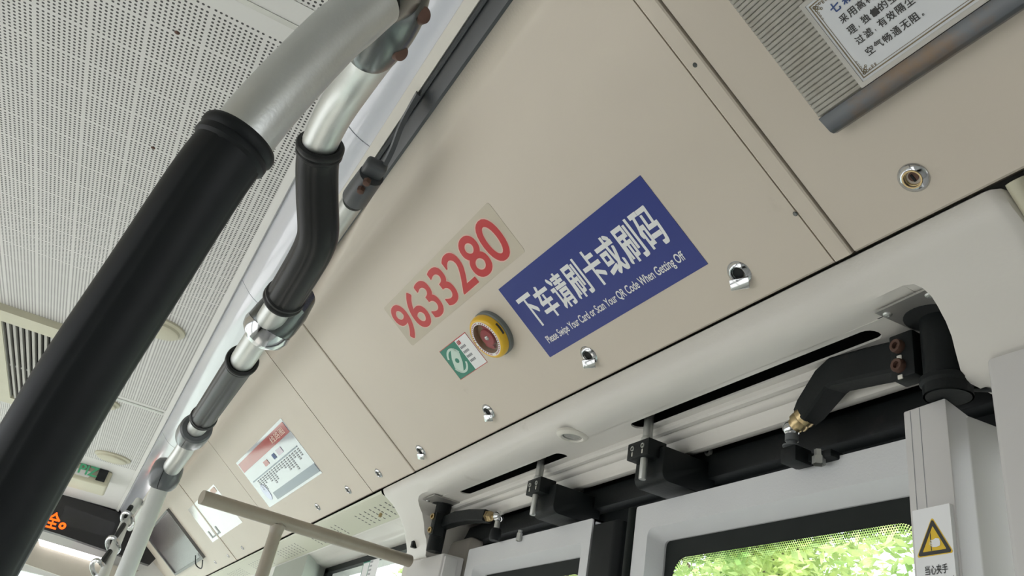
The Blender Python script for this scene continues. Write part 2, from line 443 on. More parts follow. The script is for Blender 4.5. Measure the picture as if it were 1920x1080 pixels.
struct('trim_5', bm, 'dgrey')
# small screws in the dark strip
pr_ = None
for i, (px, py) in enumerate(((806, 202), (712, 333), (905, 62))):
    d = ray(px, py); P = d * (.816 / d.z)
    if i == 0:
        bm = B(); lathe(bm, P, NC, [(0, .0026), (.0022, .0024), (.0034, .001), (.0036, -.002), (0, -.002)], 14)
        pr_ = obj('strip_screw', bm, 'blk')
        tag(pr_, '', 'screw')
        o = pr_
    else:
        o = copy_tree(pr_); o.location = pr_.location + P - P0
    if i == 0: P0 = P
    o['group'] = 'screws in the dark ceiling strip'
    o['label'] = ['small black screw in the dark strip, halfway between the frame edge and the bracket', 'small black screw in the dark strip right at the rail bracket', 'small black screw in the dark strip, nearest the top of the photo'][i]
# backing above the cove so no light leaks
bm = B(); box(bm, (XR, WR, .93), (XF, WL, .96)); struct('trim_6', bm, 'shell', smooth=0)
# left half of the roof: mirrored simple cove, wall with windows
bm = B(); grid(bm, [[(x, .83, ZC), (x, .95, .83), (x, 1.38, .52), (x, 1.55, .45)] for x in (XR, XF)])
struct('trim_7', bm, 'cove')
bm = B()
box(bm, (XR, 1.52, -EYE), (-.15, 1.60, .93)); box(bm, (XR, 1.52, -EYE), (XF, 1.60, -.80)); box(bm, (XR, 1.52, .36), (XF, 1.60, .93))  # unseen solid rear bay, added to block side light behind the camera
for x in (-.2, .75, 2.25, 3.75, 5.25, XF - .1): box(bm, (x, 1.52, -.80), (x + .10, 1.60, .36))
struct('wall_left', bm, 'shell')
bm = B(); box(bm, (XR, WR - .05, -EYE - .05), (XF, WL, -EYE)); struct('floor', bm, 'floor')
bm = B(); box(bm, (XR - .05, WR, -EYE), (XR, WL, .93)); struct('wall_rear', bm, 'shell')  # unseen, kept windowless so daylight comes mostly from the front
# front: windscreen opening below the header
bm = B()
box(bm, (XF, WR, .48), (XF + .06, WL, .93)); box(bm, (XF, WR, -EYE), (XF + .06, WL, -.9)); box(bm, (XF, WR, -.9), (XF + .06, WR + .10, .48)); box(bm, (XF, WL - .10, -.9), (XF + .06, WL, .48))
struct('wall_front', bm, 'shell')
bm = B(); box(bm, (XF + .02, WR + .10, -.9), (XF + .026, WL - .10, .48)); struct('window_1', bm, 'glass', smooth=0)
# right wall: behind the door and along the windows
bm = B()
box(bm, (XR, -.92, -EYE), (.36, WR, -.80)); box(bm, (XR, -.92, .42), (.36, WR, .93)); box(bm, (.30, -.92, -.8), (.43, WR, .42))
box(bm, (.36, -.92, .50), (1.98, WR, .93))
box(bm, (1.93, -.92, -EYE), (2.05, WR, .93)); box(bm, (2.05, -.92, -EYE), (XF, WR, -.80)); box(bm, (2.05, -.92, .487), (XF, WR, .93))
box(bm, (3.23, -.92, -.8), (3.6, WR, .49)); box(bm, (4.6, -.92, -.8), (4.75, WR, .43))
struct('wall_right', bm, 'shell')

# ================================================================== COVE PANELS
def hatch(x0, x1, label, yt=-.2015, yb=-.6, mat_='cove', th=.008):
    bm = B()
    rows = []
    n = 10
    lift = lambda t: 0
    for k in range(n + 1):
        y = yt + (yb - yt) * k / n
        rows.append([cv(x0, y, 0), cv(x1, y, 0)])
    V = grid(bm, rows)
    # folded lower and side edges
    e = .004
    grid(bm, [[cv(x0, yb, 0), cv(x1, yb, 0)], [cv(x0, yb - .002, -.002), cv(x1, yb - .002, -.002)], [cv(x0, yb - .002, -.016), cv(x1, yb - .002, -.016)]])
    grid(bm, [[cv(x0, yt, 0), cv(x0, yb, 0)], [cv(x0 - .0006, yt, -.010), cv(x0 - .0006, yb, -.010)]])
    grid(bm, [[cv(x1, yt, 0), cv(x1, yb, 0)], [cv(x1 + .0006, yt, -.010), cv(x1 + .0006, yb, -.010)]])
    bmesh.ops.remove_doubles(bm, verts=bm.verts, dist=.0002)
    o = obj('ceiling_panel', bm, mat_)
    return tag(o, label, 'panel', 'cream panels over the door side')
hatch(XR, .5135, 'cream sloping panel carrying the framed air filter and a brass key lock')
hatch(.5425, 1.797, 'large cream sloping panel with the red number, the blue swipe sign and yellow valve')
hatch(1.827, 2.100, 'narrow blank cream panel between the door panel and the route poster panel')
hatch(2.105, 3.118, 'cream sloping panel with the laminated route poster')
hatch(3.123, 3.96, 'cream sloping panel with the blown-out white notice')
hatch(3.985, 6.05, 'cream sloping panel farthest forward around the sunken screen')
bm = B()                                                         # dark gap behind the panels
grid(bm, [[cv(x, -.19, -.012) for x in (XR, 6.05)], [cv(x, -.605, -.012) for x in (XR, 6.05)]])
struct('trim_8', bm, 'seam')
def batten(x0, x1, lab):
    bm = B(); rows = []
    for y in (-.205, -.4, -.597):
        rows.append([cv(x0, y, -.010), cv(x0, y, .0015), cv(x0 + .002, y, .003), cv(x1 - .002, y, .003), cv(x1, y, .0015), cv(x1, y, -.010)])
    grid(bm, rows)
    V = [cv(x0, -.597, -.012), cv(x0, -.597, .0015), cv(x0 + .002, -.597, .003), cv(x1 - .002, -.597, .003), cv(x1, -.597, .0015), cv(x1, -.597, -.012)]
    prism(bm, V, (0, -.004, -.003))
    tag(obj('panel_batten', bm, 'cove'), lab, 'trim strip', 'raised strips covering the panel joints')
batten(.5165, .5395, 'raised cream strip over the joint right of the blue sign')
batten(1.800, 1.824, 'raised cream strip over the joint left of the red number')
batten(3.963, 3.982, 'thin raised cream strip over the joint beside the sunken screen')

# ================================================================== DOOR HEADER COVER
ZU = .486
def yp(z):   # sloping face of the moulding
    pts = [(.530, -.606), (.522, -.608), (.512, -.612), (.500, -.6215), (.487, -.632), (.46, -.652), (.43, -.678), (.405, -.700), (.37, -.712)]
    if z >= .530: return -.606
    for (z0, y0), (z1, y1) in zip(pts, pts[1:]):
        if z >= z1: t = (z0 - z) / (z0 - z1); return y0 + (y1 - y0) * t
    return pts[-1][1]
KZ = .533
bm = B()
xs = [.48, .50, .52, .54, .56, .58] + [.6 + .05 * k for k in range(22)] + [1.67, 1.70, 1.72, 1.74, 1.76, 1.78, 1.80]
def crest(x):
    if x < .56: return ZU + .005 * (.56 - x) / .08
    if x > 1.72: return ZU + .003 * (x - 1.72) / .08
    return ZU
rows = []
HQ = ((-.606, KZ), (-.606, .530), (-.608, .522), (-.611, .512), (-.615, .503), (-.620, .4965), (-.627, .4915), (-.636, .4880), (-.646, .4865), (-.656, ZU), (-.666, ZU))
HE = [(-.606, KZ), (-.606, .530), (-.608, .522), (yp(.512), .512), (yp(.506), .506), (yp(.500), .500), (yp(.4945), .4945), (yp(.489), .489), (-.642, .4888), (-.654, .4885), (-.666, .4880)]
for x in xs:       # long front band with a soft lower edge that sharpens towards the jambs
    t = max(0, (.60 - x) / .12, (x - 1.70) / .10); t = t * t * (3 - 2 * t)
    rows.append([Vector((x, q[0] + (e[0] - q[0]) * t, q[1] + (e[1] - q[1]) * t)) for q, e in zip(HQ, HE)])
grid(bm, rows)
HP = ((-.606, KZ), (-.606, .530), (-.608, .522), (-.611, .512), (-.615, .508), (-.620, .5015), (-.627, .4965), (-.636, .493), (-.646, .4915), (-.656, .490))
def yh(z):
    for (ya, za), (yb_, zb_) in zip(HP, HP[1:]):
        if z >= zb_: return ya + (yb_ - ya) * (za - z) / (za - zb_)
    return HP[-1][0]
def jamb(inner, outer, zb):
    """sloping jamb face between the arch edge and the outer edge, rows from the top down"""
    def at(L, z):
        for (xa, za), (xb_, zb_) in zip(L, L[1:]):
            if z <= za and z >= zb_: return xa if za == zb_ else xa + (xb_ - xa) * (za - z) / (za - zb_)
        return L[-1][0]
    zs = sorted({KZ, .530, .522, .512, .506, .500, .4945, .489, zb} | {z for _, z in inner if z > zb} | {zb + (.486 - zb) * k / 10 for k in range(10)}, reverse=True)
    keep = {KZ, zb, .530, .522, .512, .506, .500, .4945, .489} | {z for _, z in inner}; zz_ = []
    for z in zs:
        if zz_ and zz_[-1] - z < .0016:
            if z in keep and zz_[-1] not in keep: zz_[-1] = z
            elif z in keep: zz_.append(z)
            continue
        zz_.append(z)
    zs = [z for i_, z in enumerate(zz_) if i_ == 0 or zz_[i_ - 1] - z > 1e-4]
    out = []
    for z in zs:
        xi, xo = at(inner, z), at(outer, z); yi = yp(z); out.append([Vector((xi + (xo - xi) * j / 12, yp(z) + (yi - yp(z)) * (1 - j / 12) ** 2, z)) for j in range(13)])
    grid(bm, out)
    grid(bm, [[r[0], r[0] + Vector((0, -.003, 0)), r[0] + Vector((0, -.006, 0)), Vector((r[0].x, -.84, r[0].z))] for r in out if r[0].z <= inner[1][1] + 1e-6])
    d = out[0][-1].x - out[0][0].x; sg = 1 if d > 0 else -1
    grid(bm, [[r[-1], r[-1] + Vector((sg * .006, -.001, 0)), r[-1] + Vector((sg * .013, -.006, 0)), r[-1] + Vector((sg * .016, -.016, 0)), r[-1] + Vector((sg * .017, -.10, 0))] for r in out])
    L = out[-1]
    grid(bm, [L, [p + Vector((0, -.005, -.006)) for p in L], [p + Vector((0, -.014, -.010)) for p in L], [p + Vector((0, -.14, -.010)) for p in L]])
jamb([(.48, KZ), (.480, .489), (.4690, .4868), (.4622, .481), (.4580, .472), (.4570, .463), (.4575, .450), (.460, .438), (.4640, .428), (.470, .412)], [(.368, KZ), (.362, .50), (.360, .412)], .412)
jamb([(1.80, KZ), (1.80, .489), (1.822, .4865), (1.834, .480), (1.838, .470), (1.838, .455), (1.852, .438), (1.874, .420), (1.895, .376)], [(2.030, KZ), (2.022, .520), (1.985, .490), (1.972, .465), (1.974, .44), (2.005, .412), (2.02, .376)], .376)
# underside plate with the two long slots and the lamp hole
UF = Fr((0, 0, ZU), (1, 0, 0), (0, -1, 0))          # N = -z
def zu(px, py): P = onz(px, py, ZU); return P.x, -P.y
a0 = zu(1165, 792)[0]; a1 = zu(1645, 622)[0]; b0 = zu(845, 918)[0]; b1 = zu(1055, 851)[0]
loops = [rrect(.455, .6655, 1.90, .712, 0), stad(min(a0, a1), max(a0, a1), .6875, .026), stad(min(b0, b1), max(b0, b1), .6875, .026)]
filled(bm, UF, loops, 0, .003)
# rolled rails behind the slots
rail_p = [(-.712, .486), (-.7125, .480), (-.716, .477), (-.724, .477), (-.727, .480), (-.730, .474), (-.735, .470), (-.741, .470), (-.745, .463), (-.7485, .455), (-.752, .452), (-.758, .452), (-.775, .458)]
rr = [[(x, y, z) for y, z in rail_p] for x in (.44, .60)]
grid(bm, [[(x, y, z) for y, z in rail_p] for x in (.458, 1.90)])
bmesh.ops.remove_doubles(bm, verts=bm.verts, dist=.00004)
header_cover = struct('trim_9', bm, 'cover', smooth=40)
# cavity above the slots
bm = B(); box(bm, (.46, -.83, .520), (1.91, -.665, .528)); box(bm, (.46, -.668, ZU + .001), (1.91, -.664, .53)); struct('trim_10', bm, 'void')
# round down-light in the header
P = onz(1073, 817, ZU)
t = thing('step_light', 'round cream ceiling lamp with frosted lens set under the door header between the slots', 'lamp', P)
bm = B(); lathe(bm, P, (0, 0, -1), [(.0165, .001), (.018, .0035), (.0195, .0045), (.022, .0042), (.0255, .0025), (.0275, 0), (.0275, -.004)], 48); obj('lamp_ring', bm, 'ribw', t)
bm = B(); lathe(bm, P, (0, 0, -1), [(0, .001), (.010, .0012), (.0148, .0005), (.0150, -.002), (.0165, -.002), (.0165, .002)], 40); obj('lens', bm, mat('frosted_lens', (.42, .42, .40), .25, noise=.25, nscale=120, coat=.5), t)

# ================================================================== DOOR GEAR
# back channel above the leaves
bm = B(); box(bm, (.46, -.84, .418), (1.93, -.785, .457), .003); box(bm, (.46, -.845, .392), (1.93, -.812, .50), .002)
tag(obj('door_beam', bm, 'blk'), 'long black steel channel running above both door leaves', 'beam')
def fitting_bolt(bm, P, ax, r, h): lathe(bm, P, ax, [(0, h * .75), (r * .45, h * .75), (r * .55, h), (r * .85, h), (r, h * .8), (r, -.004)], 18)
def gear(pr, pl, blk, rodp, stubp, label, Y=-.70):
    """hanger: box on the beam, clamp block with two socket bolts, rod up through the slot"""
    A = ony(*pr, Y); Bp = ony(*pl, Y); z0 = (A.z + Bp.z) / 2
    t = thing('door_hanger', label, 'door mechanism', Vector(((A.x + Bp.x) / 2, Y, z0 - .008)), 'rod hangers in the header slots')
    bm = B(); x0, x1 = min(A.x, Bp.x), max(A.x, Bp.x)
    prof = [(Y, z0 + .045), (Y, z0 + .004)] + [(Y - .012 + .012 * math.cos(q), z0 + .004 - .012 * math.sin(q)) for q in [math.pi / 2 * k / 5 for k in range(1, 6)]] + [(-.80, z0 - .008), (-.80, z0 + .045)]
    prism(bm, [(x0, y, z) for y, z in prof], (x1 - x0, 0, 0), .0015)
    obj('bracket', bm, 'blk', t)
    Yb = Y + .022
    c = [ony(*q, Yb) for q in blk]; bx0 = min(p.x for p in c); bx1 = max(p.x for p in c)
    bz1 = max(c[0].z, c[1].z) ; bz0 = min(c[2].z, c[3].z)
    bz1 = (c[0].z + c[1].z) / 2; bz0 = (c[2].z + c[3].z) / 2
    bm = B(); box(bm, (bx0, Y - .012, bz0), (bx1, Yb, bz1), .0012)
    blko = obj('clamp_block', bm, 'blk', t)
    for k in (.27, .75):
        bm = B(); zz = bz0 + (bz1 - bz0) * .62
        lathe(bm, (bx0 + (bx1 - bx0) * k, Yb, zz), (0, 1, 0), [(.0022, -.001), (.0024, .0015), (.0036, .0018), (.0042, .0008), (.0042, -.002)], 20)
        obj('socket_bolt', bm, 'alud', blko)
        bm = B(); box(bm, (bx0 + (bx1 - bx0) * k - .0013, Yb - .0005, zz - .0125), (bx0 + (bx1 - bx0) * k + .0013, Yb + .0006, zz - .0055), .0003)
        obj('paint_mark', bm, 'ribw', blko, label='cream paint mark')
    R = ony(*rodp, Y + .004)
    bm = B(); lathe(bm, (R.x, R.y, bz1 - .004), (0, 0, 1), [(.0062, 0), (.0062, .006), (.0092, .0065), (.0095, .008), (.0095, .0145), (.0078, .016), (.0074, .075), (0, .075)], 24); obj('rod', bm, 'alud', t)
    R = ony(*stubp, Y + .012)
    bm = B(); lathe(bm, (R.x, R.y, R.z), (0, 0, 1), [(0, -.016), (.0052, -.016), (.0058, -.0145), (.0058, .03)], 22); obj('stub', bm, 'alud', t)
gear((1037, 951), (999, 963), [(990, 901), (1009, 895), (1010, 922), (986, 927)], (1016, 860), (1001, 950),
     'black hanger with grey rod in the shorter slot, the left one of the two')
gear((1242, 888), (1189, 905), [(1178, 833), (1214, 821), (1214, 853), (1177, 861)], (1217, 790), (1206, 880),
     'black hanger with grey rod in the longer slot, beside the round step lamp')
# bolts and caps along the rail and channel
def small(name, mt, px, py, Y, r, h, label, cat, group, P=None):
    P = P or ony(px, py, Y); bm = B()
    lathe(bm, P, (0, .9, -.45), [(0, h), (r * .6, h * .9), (r * .95, h * .45), (r, 0), (r, -.006)], 20)
    return obj(name, bm, mt, header_cover)
for (px, py, l) in ((1164, 857, 'round cream cap on the header rail just left of the right-hand hanger'), (930, 939, 'round cream cap on the header rail above the left swing arm'), (1528, 733, 'round cream cap on the header rail half hidden by the large bent arm')):
    small('rail_cap', 'ribw', px, py, -.7475, .0062, .005, l, 'cap', 'cream caps along the header rail')
for (px, py, l) in ((1090, 917, 'grey washer and bolt on the channel between the two hangers'), (1328, 847, 'grey washer and bolt on the channel between the right hanger and the ball joint')):
    P = ony(px, py, -.785); bm = B()
    lathe(bm, P, (0, 1, 0), [(.0035, .001), (.0035, .0028), (.0062, .0028), (.0070, .001), (.0070, -.003)], 20)
    tag(obj('channel_washer', bm, 'alud'), l, 'washer', 'washers on the black channel')
def post(px1, py1, px2, py2, Y, r, label, z0, z1):
    P = ony(px1, py1, Y); t = thing('door_post', label, 'door post', Vector((P.x, Y, z0)), 'black swing posts at the door jambs')
    bm = B(); tube(bm, [(P.x, Y, z0), (P.x, Y, z1)], r, 40); obj('shaft', bm, 'blk', t)
    return t, P
tR, PRt = post(1768, 640, 0, 0, -.705, .0215, 'thick black vertical post at the right jamb, mostly behind the moulded cover', .3925, .525)
bm = B(); lathe(bm, (PRt.x, -.705, .300), (0, 0, 1), [(.0235, .0930), (.0235, .104), (.0262, .107), (.0262, .112), (.0215, .115)], 40); obj('collar', bm, 'blk', tR)
# right clamp plate with two rusty bolts and the cranked arm
A1 = [dep(*q) for q in ((1487, 797, 1.03), (1500, 775, 1.015), (1562, 712, .965), (1580, 702, .95), (1700, 676, .86), (1755, 664, .82))]
A1 = [ony(x, y, -.715 if x > 1560 else -.722) for x, y in ((1509, 783), (1520, 768), (1558, 716), (1574, 702), (1640, 686), (1725, 668))]
t = thing('swing_arm', 'large cranked black arm running from the right post to a silver ball joint', 'door arm', A1[-1], 'arms swinging the door leaves')
bm = B(); sq = [(1, .82), (.82, 1), (-.82, 1), (-1, .82), (-1, -.82), (-.82, -1), (.82, -1), (1, -.82)]
tube(bm, A1, [.0125, .0150, .0175, .0180, .0182, .0185], prof=sq); obj('arm', bm, 'blk', t, smooth=20)
bm = B(); P = ony(1685, 667, -.690)
box(bm, (P.x - .020, -.712, P.z - .028), (P.x + .010, -.688, P.z + .026), .002); obj('clamp', bm, 'blk', t)
for px, py in ((1684, 650), (1686, 686)):
    P = ony(px, py, -.687); bm = B()
    lathe(bm, P, (0.1, 1, 0), [(0, .001), (.0035, .001), (.004, .005), (.0072, .0052), (.0080, .0035), (.0080, -.004)], 6 * 4); obj('bolt', bm, 'rust', t)
    bm = B(); box(bm, (P.x - .003, -.6885, P.z - .0155), (P.x + .003, -.6868, P.z - .0105), .0006); obj('paint_mark', bm, 'ribw', t)
Pj = ony(1485, 804, -.722)
ax = (A1[0] - A1[1]).normalized()
bm = B(); lathe(bm, A1[0] - ax * .004, (Pj - A1[0] + ax * .004), [(.0142, 0), (.0142, .007), (.0118, .008), (.0132, .011), (.0132, .0165), (.0105, .0175), (.0105, .023), (.006, .024), (.006, .036)], 28); obj('lock_nut', bm, 'brass', t)
bm = B(); bmesh.ops.create_uvsphere(bm, u_segments=32, v_segments=20, radius=.0118)
bmesh.ops.translate(bm, verts=bm.verts, vec=Pj); obj('ball_joint', bm, 'chrome', t)
bm = B(); lathe(bm, Pj + Vector((0, 0, -.036)), (0, 0, 1), [(.005, .006), (.005, .010), (.0115, .011), (.0115, .013), (.0065, .014), (.0065, .018), (.0085, .019), (.0085, .028)], 24); obj('stud', bm, 'fit', t)
bm = B(); box(bm, (Pj.x - .014, -.742, .374), (Pj.x + .012, -.714, Pj.z - .026), .002); box(bm, (Pj.x - .05, -.765, .378), (Pj.x + .018, -.735, .388), .002); obj('foot_bracket', bm, 'blk', t)
P = ony(1535, 848, -.735); bm = B(); lathe(bm, P + Vector((0, 0, -.012)), (0, 0, 1), [(.008, -.004), (.008, .006), (.0055, .007), (.0055, .015), (0, .015)], 6); obj('bracket_bolt', bm, 'alud', t)
# left post, arm, joint
tL, PLt = post(830, 960, 0, 0, -.697, .0185, 'black vertical post at the far left jamb of the door', .372, .520)
bm = B(); P = ony(812, 982, -.674); box(bm, (P.x - .014, -.70, P.z - .026), (P.x + .010, -.672, P.z + .026), .002); clL = obj('clamp', bm, 'blk', tL)
for px, py in ((813, 969), (808, 994)):
    P = ony(px, py, -.672); bm = B(); lathe(bm, P, (-.3, 1, 0), [(0, .001), (.0035, .001), (.004, .005), (.0068, .005), (.0075, .003), (.0075, -.004)], 20); obj('bolt', bm, 'brass', clL)
A2 = [ony(x, y, Y_) for x, y, Y_ in ((832, 982, -.70), (858, 972, -.71), (885, 968, -.72), (915, 968, -.728))]
t = thing('swing_arm', 'short black arm from the left post to a silver ball joint, above the left leaf', 'door arm', A2[0], 'arms swinging the door leaves')
bm = B(); tube(bm, A2, [.012, .0135, .0130, .0125], prof=sq); obj('arm', bm, 'blk', t, smooth=20)
ax = (A2[-1] - A2[-2]).normalized(); bm = B(); lathe(bm, A2[-1] - ax * .003, ax, [(.0125, 0), (.0125, .004), (.0105, .005), (.0115, .008), (.0115, .012), (.009, .014), (.009, .022), (.0058, .023), (.0058, .036)], 6); obj('lock_nut', bm, 'brass', t)
Pj = A2[-1] + ax * .044
bm = B(); bmesh.ops.create_uvsphere(bm, u_segments=32, v_segments=20, radius=.0125); bmesh.ops.translate(bm, verts=bm.verts, vec=Pj); obj('ball_joint', bm, 'chrome', t)
bm = B(); lathe(bm, Pj + Vector((0, 0, -.03)), (0, 0, 1), [(.006, 0), (.006, .02), (.008, .022)], 20); obj('stud', bm, 'alud', t)
bm = B(); lathe(bm, Pj + Vector((0, 0, -.052)), (0, 0, 1), [(0, 0), (.011, 0), (.013, .008), (.011, .022), (.008, .026), (0, .026)], 20); obj('boot', bm, 'rub', t)
P = ony(975, 998, -.745); bm = B(); lathe(bm, P + Vector((0, 0, -.012)), (0, 0, 1), [(.006, -.006), (.006, .01), (.0045, .011), (.0045, .016), (0, .016)], 6); obj('bracket_bolt', bm, 'alud', t)
# jamb plates under the header with screws
def jamb_plate(pts, hole, scr, label):
    q = [zu(*p) for p in pts]; c = zu(*hole)
    t = thing('jamb_plate', label, 'metal plate', UF(*q[0], .002), 'thin metal plates around the post tops')
    bm = B(); filled(bm, UF, [q], .003, .0025); obj('sheet', bm, 'plate', t)
    bm = B(); filled(bm, UF, [circ(c[0], c[1], .030, 32)], .0036, .0005); obj('opening', bm, 'void', t)
    for s in scr:
        s = zu(*s); bm = B(); lathe(bm, UF(s[0], s[1], .003), UF.N, [(0, .0018), (.0018, .0024), (.0042, .0016), (.0050, 0)], 20); obj('screw', bm, 'alud', t)
jamb_plate([(1640, 583), (1742, 536), (1800, 560), (1800, 640), (1722, 619)], (1750, 592), [(1664, 585), (1743, 549)], 'grey metal plate with two screws around the top of the right post')
jamb_plate([(792, 935), (815, 926), (868, 943), (850, 950), (800, 956)], (834, 946), [(803, 937)], 'grey metal plate around the top of the left post')

# ================================================================== DOOR LEAVES
def frit_mat(name, w, h, r):
    g = bpy.data.materials.new(name); g.use_nodes = True; nt = g.node_tree; nt.nodes.clear()
    return g
def door_leaf(n, x0, x1, zt, sl, sr, label):
    """x0 < x1; frame widths sl at x1 side (photo left), sr at x0 side"""
    Yf = -.750; Yg = -.780; zb = -1.30; tp = .040
    t = bpy.data.objects.new('door_%d' % n, None); S.collection.objects.link(t); t.location = ((x0 + x1) / 2, Yf, zb); t['kind'] = 'structure'
    fr = Fr((0, Yf, 0), (-1, 0, 0), (0, 0, 1))            # N = +y
    out = rrect(-x1, zb, -x0, zt, .004, 3); inn = rrect(-x1 + sl, zb + .05, -x0 - sr, zt - tp, .012, 4)
    bm = B(); filled(bm, fr, [out, inn], 0, .006)
    filled(bm, fr, [out, rrect(-x1 + sl + .012, zb + .06, -x0 - sr - .012, zt - tp - .014, .008, 4)], -.026, .014)
    i2 = rrect(-x1 + sl + .012, zb + .06, -x0 - sr - .012, zt - tp - .014, .008, 4)
    a = [bm.verts.new(fr(u, v, 0)) for u, v in inn]; b = [bm.verts.new(fr(u, v, -.026)) for u, v in i2]
    for k in range(len(a)): bm.faces.new((a[k], a[(k + 1) % len(a)], b[(k + 1) % len(a)], b[k]))
    for (u0, u1, v0, v1) in ((-x1, -x1 + .004, zb, zt), (-x0 - .004, -x0, zb, zt), (-x1, -x0, zt - .004, zt), (-x1, -x0, zb, zb + .004)):
        box(bm, (-u1, Yf - .038, v0), (-u0, Yf - .003, v1))
    struct('door_frame', bm, 'leaf', t, smooth=30)
    # glass with a black printed border that breaks into dots
    gu0, gu1, gv0, gv1 = -x1 + sl + .008, -x0 - sr - .008, zb + .055, zt - tp - .010
    bm = B(); filled(bm, fr, [rrect(gu0, gv0, gu1, gv1, .006, 3)], -.030, .003); struct('glass_pane', bm, 'glass', t, smooth=0)
    bw = .032
    bm = B(); filled(bm, fr, [rrect(gu0, gv0, gu1, gv1, .006, 3), rrect(gu0 + bw * .75, gv0 + bw, gu1 - bw * .75, gv1 - bw, .030, 8)], -.0292, .0005); struct('black_border', bm, 'gasket', t, smooth=0)
    bm = B(); pt = .0034; k = 0
    uu0, uu1, vv1 = gu0 + bw * .75, gu1 - bw * .75, gv1 - bw
    for j in range(7):
        rr_ = .0016 * (1 - j / 7.5)
        u = uu0 + (.5 if j % 2 else 0) * pt
        while u < uu1:
            v = vv1 - j * pt * .85 + .0005
            # follow the rounded corners
            d = min(u - uu0, uu1 - u)
            if d < .03: v -= .03 - math.sqrt(max(0, .03 ** 2 - (.03 - d) ** 2))
            f = [bm.verts.new(fr(u + rr_ * math.cos(q), v + rr_ * math.sin(q), -.0290)) for q in [k * math.pi / 3 for k in range(6)]]
            bm.faces.new(f); u += pt
    o = struct('border_dots', bm, 'gasket', t, smooth=0); o['kind'] = 'stuff'
    return t
door_leaf(1, .520, 1.092, .383, .036, .040, '')
door_leaf(2, 1.222, 1.735, .383, .040, .026, '')
# rubber nosings in the middle of the doorway
bm = B(); prism(bm, [(x, y, -1.3) for x, y in ((1.128, -.752), (1.140, -.742), (1.205, -.742), (1.2175, -.752), (1.2175, -.79), (1.128, -.79))], (0, 0, 1.3 + .368), .004)
tag(obj('door_seal', bm, 'rub'), 'wide black rubber nosing on the meeting edge of the left leaf', 'rubber seal', 'rubber nosings between the leaves')
bm = B(); prism(bm, [(x, y, -1.3) for x, y in ((1.0945, -.750), (1.099, -.744), (1.107, -.744), (1.112, -.752), (1.112, -.79), (1.0945, -.79))], (0, 0, 1.3 + .383), .002)
tag(obj('door_seal', bm, 'gasket'), 'narrow dark rubber strip along the meeting edge of the right leaf', 'rubber seal', 'rubber nosings between the leaves')

# ================================================================== JAMBS, GUARDS
ZG = .392
Gp = [onz(*p, ZG) for p in ((1693, 772), (1772, 745), (1811, 781))]
foot = [Gp[0], Gp[1], Gp[2]]
t = thing('door_guard', 'tall off-white guard post right of the door glass carrying the watch-your-hand plate', 'guard post', Vector((Gp[1].x, Gp[1].y, -1.3)), 'guard posts beside the door')
a, b, c = Gp
back = [Vector((c.x - .010, -.80, ZG)), Vector((a.x + .01, -.80, ZG))]
a2 = a + (b - a) * .0
bm = B(); prism(bm, [Vector((p.x, p.y, -1.3)) for p in (a, b, c, *back)], (0, 0, 1.3 + ZG), .0022); obj('post_shell', bm, 'guard', t)
for f in (.17, .34 + .05):     # two vertical grooves
    P = a + (b - a) * f; Q = a + (b - a) * (f + .012)
    nn = (b - a).cross(Vector((0, 0, 1))).normalized(); nn = nn if nn.y > 0 else -nn
    bm = B(); prism(bm, [Vector((p.x, p.y, -1.0)) + nn * h for p, h in ((P, .0003), (Q, .0003), (Q, -.001), (P, -.001))], (0, 0, 1.0 + ZG - .002)); obj('groove', bm, 'gink', t)
nn = (b - a).cross(Vector((0, 0, 1))).normalized(); nn = nn if nn.y > 0 else -nn
GF = Fr(a, (b - a), (0, 0, 1))
if GF.N.dot(nn) < 0: pass
# hand plate
def onplane(px, py, P0, N): d = ray(px, py); return d * (P0.dot(N) / d.dot(N))
def fuv(fr, px, py, n=0):
    P = onplane(px, py, fr.o + fr.N * n, fr.N) - fr.o; return P.dot(fr.U), P.dot(fr.V)
q = [fuv(GF, *p, .004) for p in ((1711, 956), (1781, 946), (1789, 1080))]
pu0, pu1, pv1 = q[0][0], q[1][0], (q[0][1] + q[1][1]) / 2
pu1 = max(pu1, pu0 + .03)
hgt = (pu1 - pu0) * 2.0
t = thing('warning_plate', 'white plate with a yellow triangle, a hand and black writing on the right guard post', 'sign', GF(pu0, pv1 - hgt, .001))
bm = B(); filled(bm, GF, [rrect(pu0, pv1 - hgt, pu1, pv1, .0008, 2)], .0045, .0045); obj('plate', bm, 'white', t, smooth=0)
w = pu1 - pu0; cu_ = pu0 + w * .52
tri = lambda s, cy: [(cu_ + s * math.cos(math.radians(x)), cy + s * math.sin(math.radians(x))) for x in (-30, 90, 210)]
def rtri(s, cy, r):
    out = []
    for x in (-30, 90, 210):
        cx, cyy = cu_ + (s - r * 2) * math.cos(math.radians(x)), cy + (s - r * 2) * math.sin(math.radians(x))
        for k in range(7):
            q = math.radians(x - 60 + 120 * k / 6); out.append((cx + r * math.cos(q), cyy + r * math.sin(q)))
    return out
cy_ = pv1 - w * .78
bm = B(); filled(bm, GF, [rtri(w * .56, cy_, w * .04)], .0047, .0002); obj('triangle_rim', bm, 'signyel', t, smooth=0)
bm = B(); filled(bm, GF, [rtri(w * .52, cy_, w * .04), rtri(w * .36, cy_, w * .012)], .0049, .0002)
box_ = [(cu_ - w * .085, cy_ - w * .17), (cu_ - w * .065, cy_ - w * .17), (cu_ - w * .065, cy_ + w * .22), (cu_ - w * .085, cy_ + w * .16)]
filled(bm, GF, [box_], .0050, .0003); obj('triangle_border', bm, 'ink', t, smooth=0)
bm = B(); hp = [(-.02, .07), (.06, .10), (.15, .08), (.17, 0), (.16, -.07), (.06, -.09), (-.02, -.085), (-.07, -.07), (-.02, -.055), (-.10, -.045), (-.02, -.025), (-.13, -.005), (-.02, .01), (-.12, .035), (-.03, .04), (-.09, .075)]
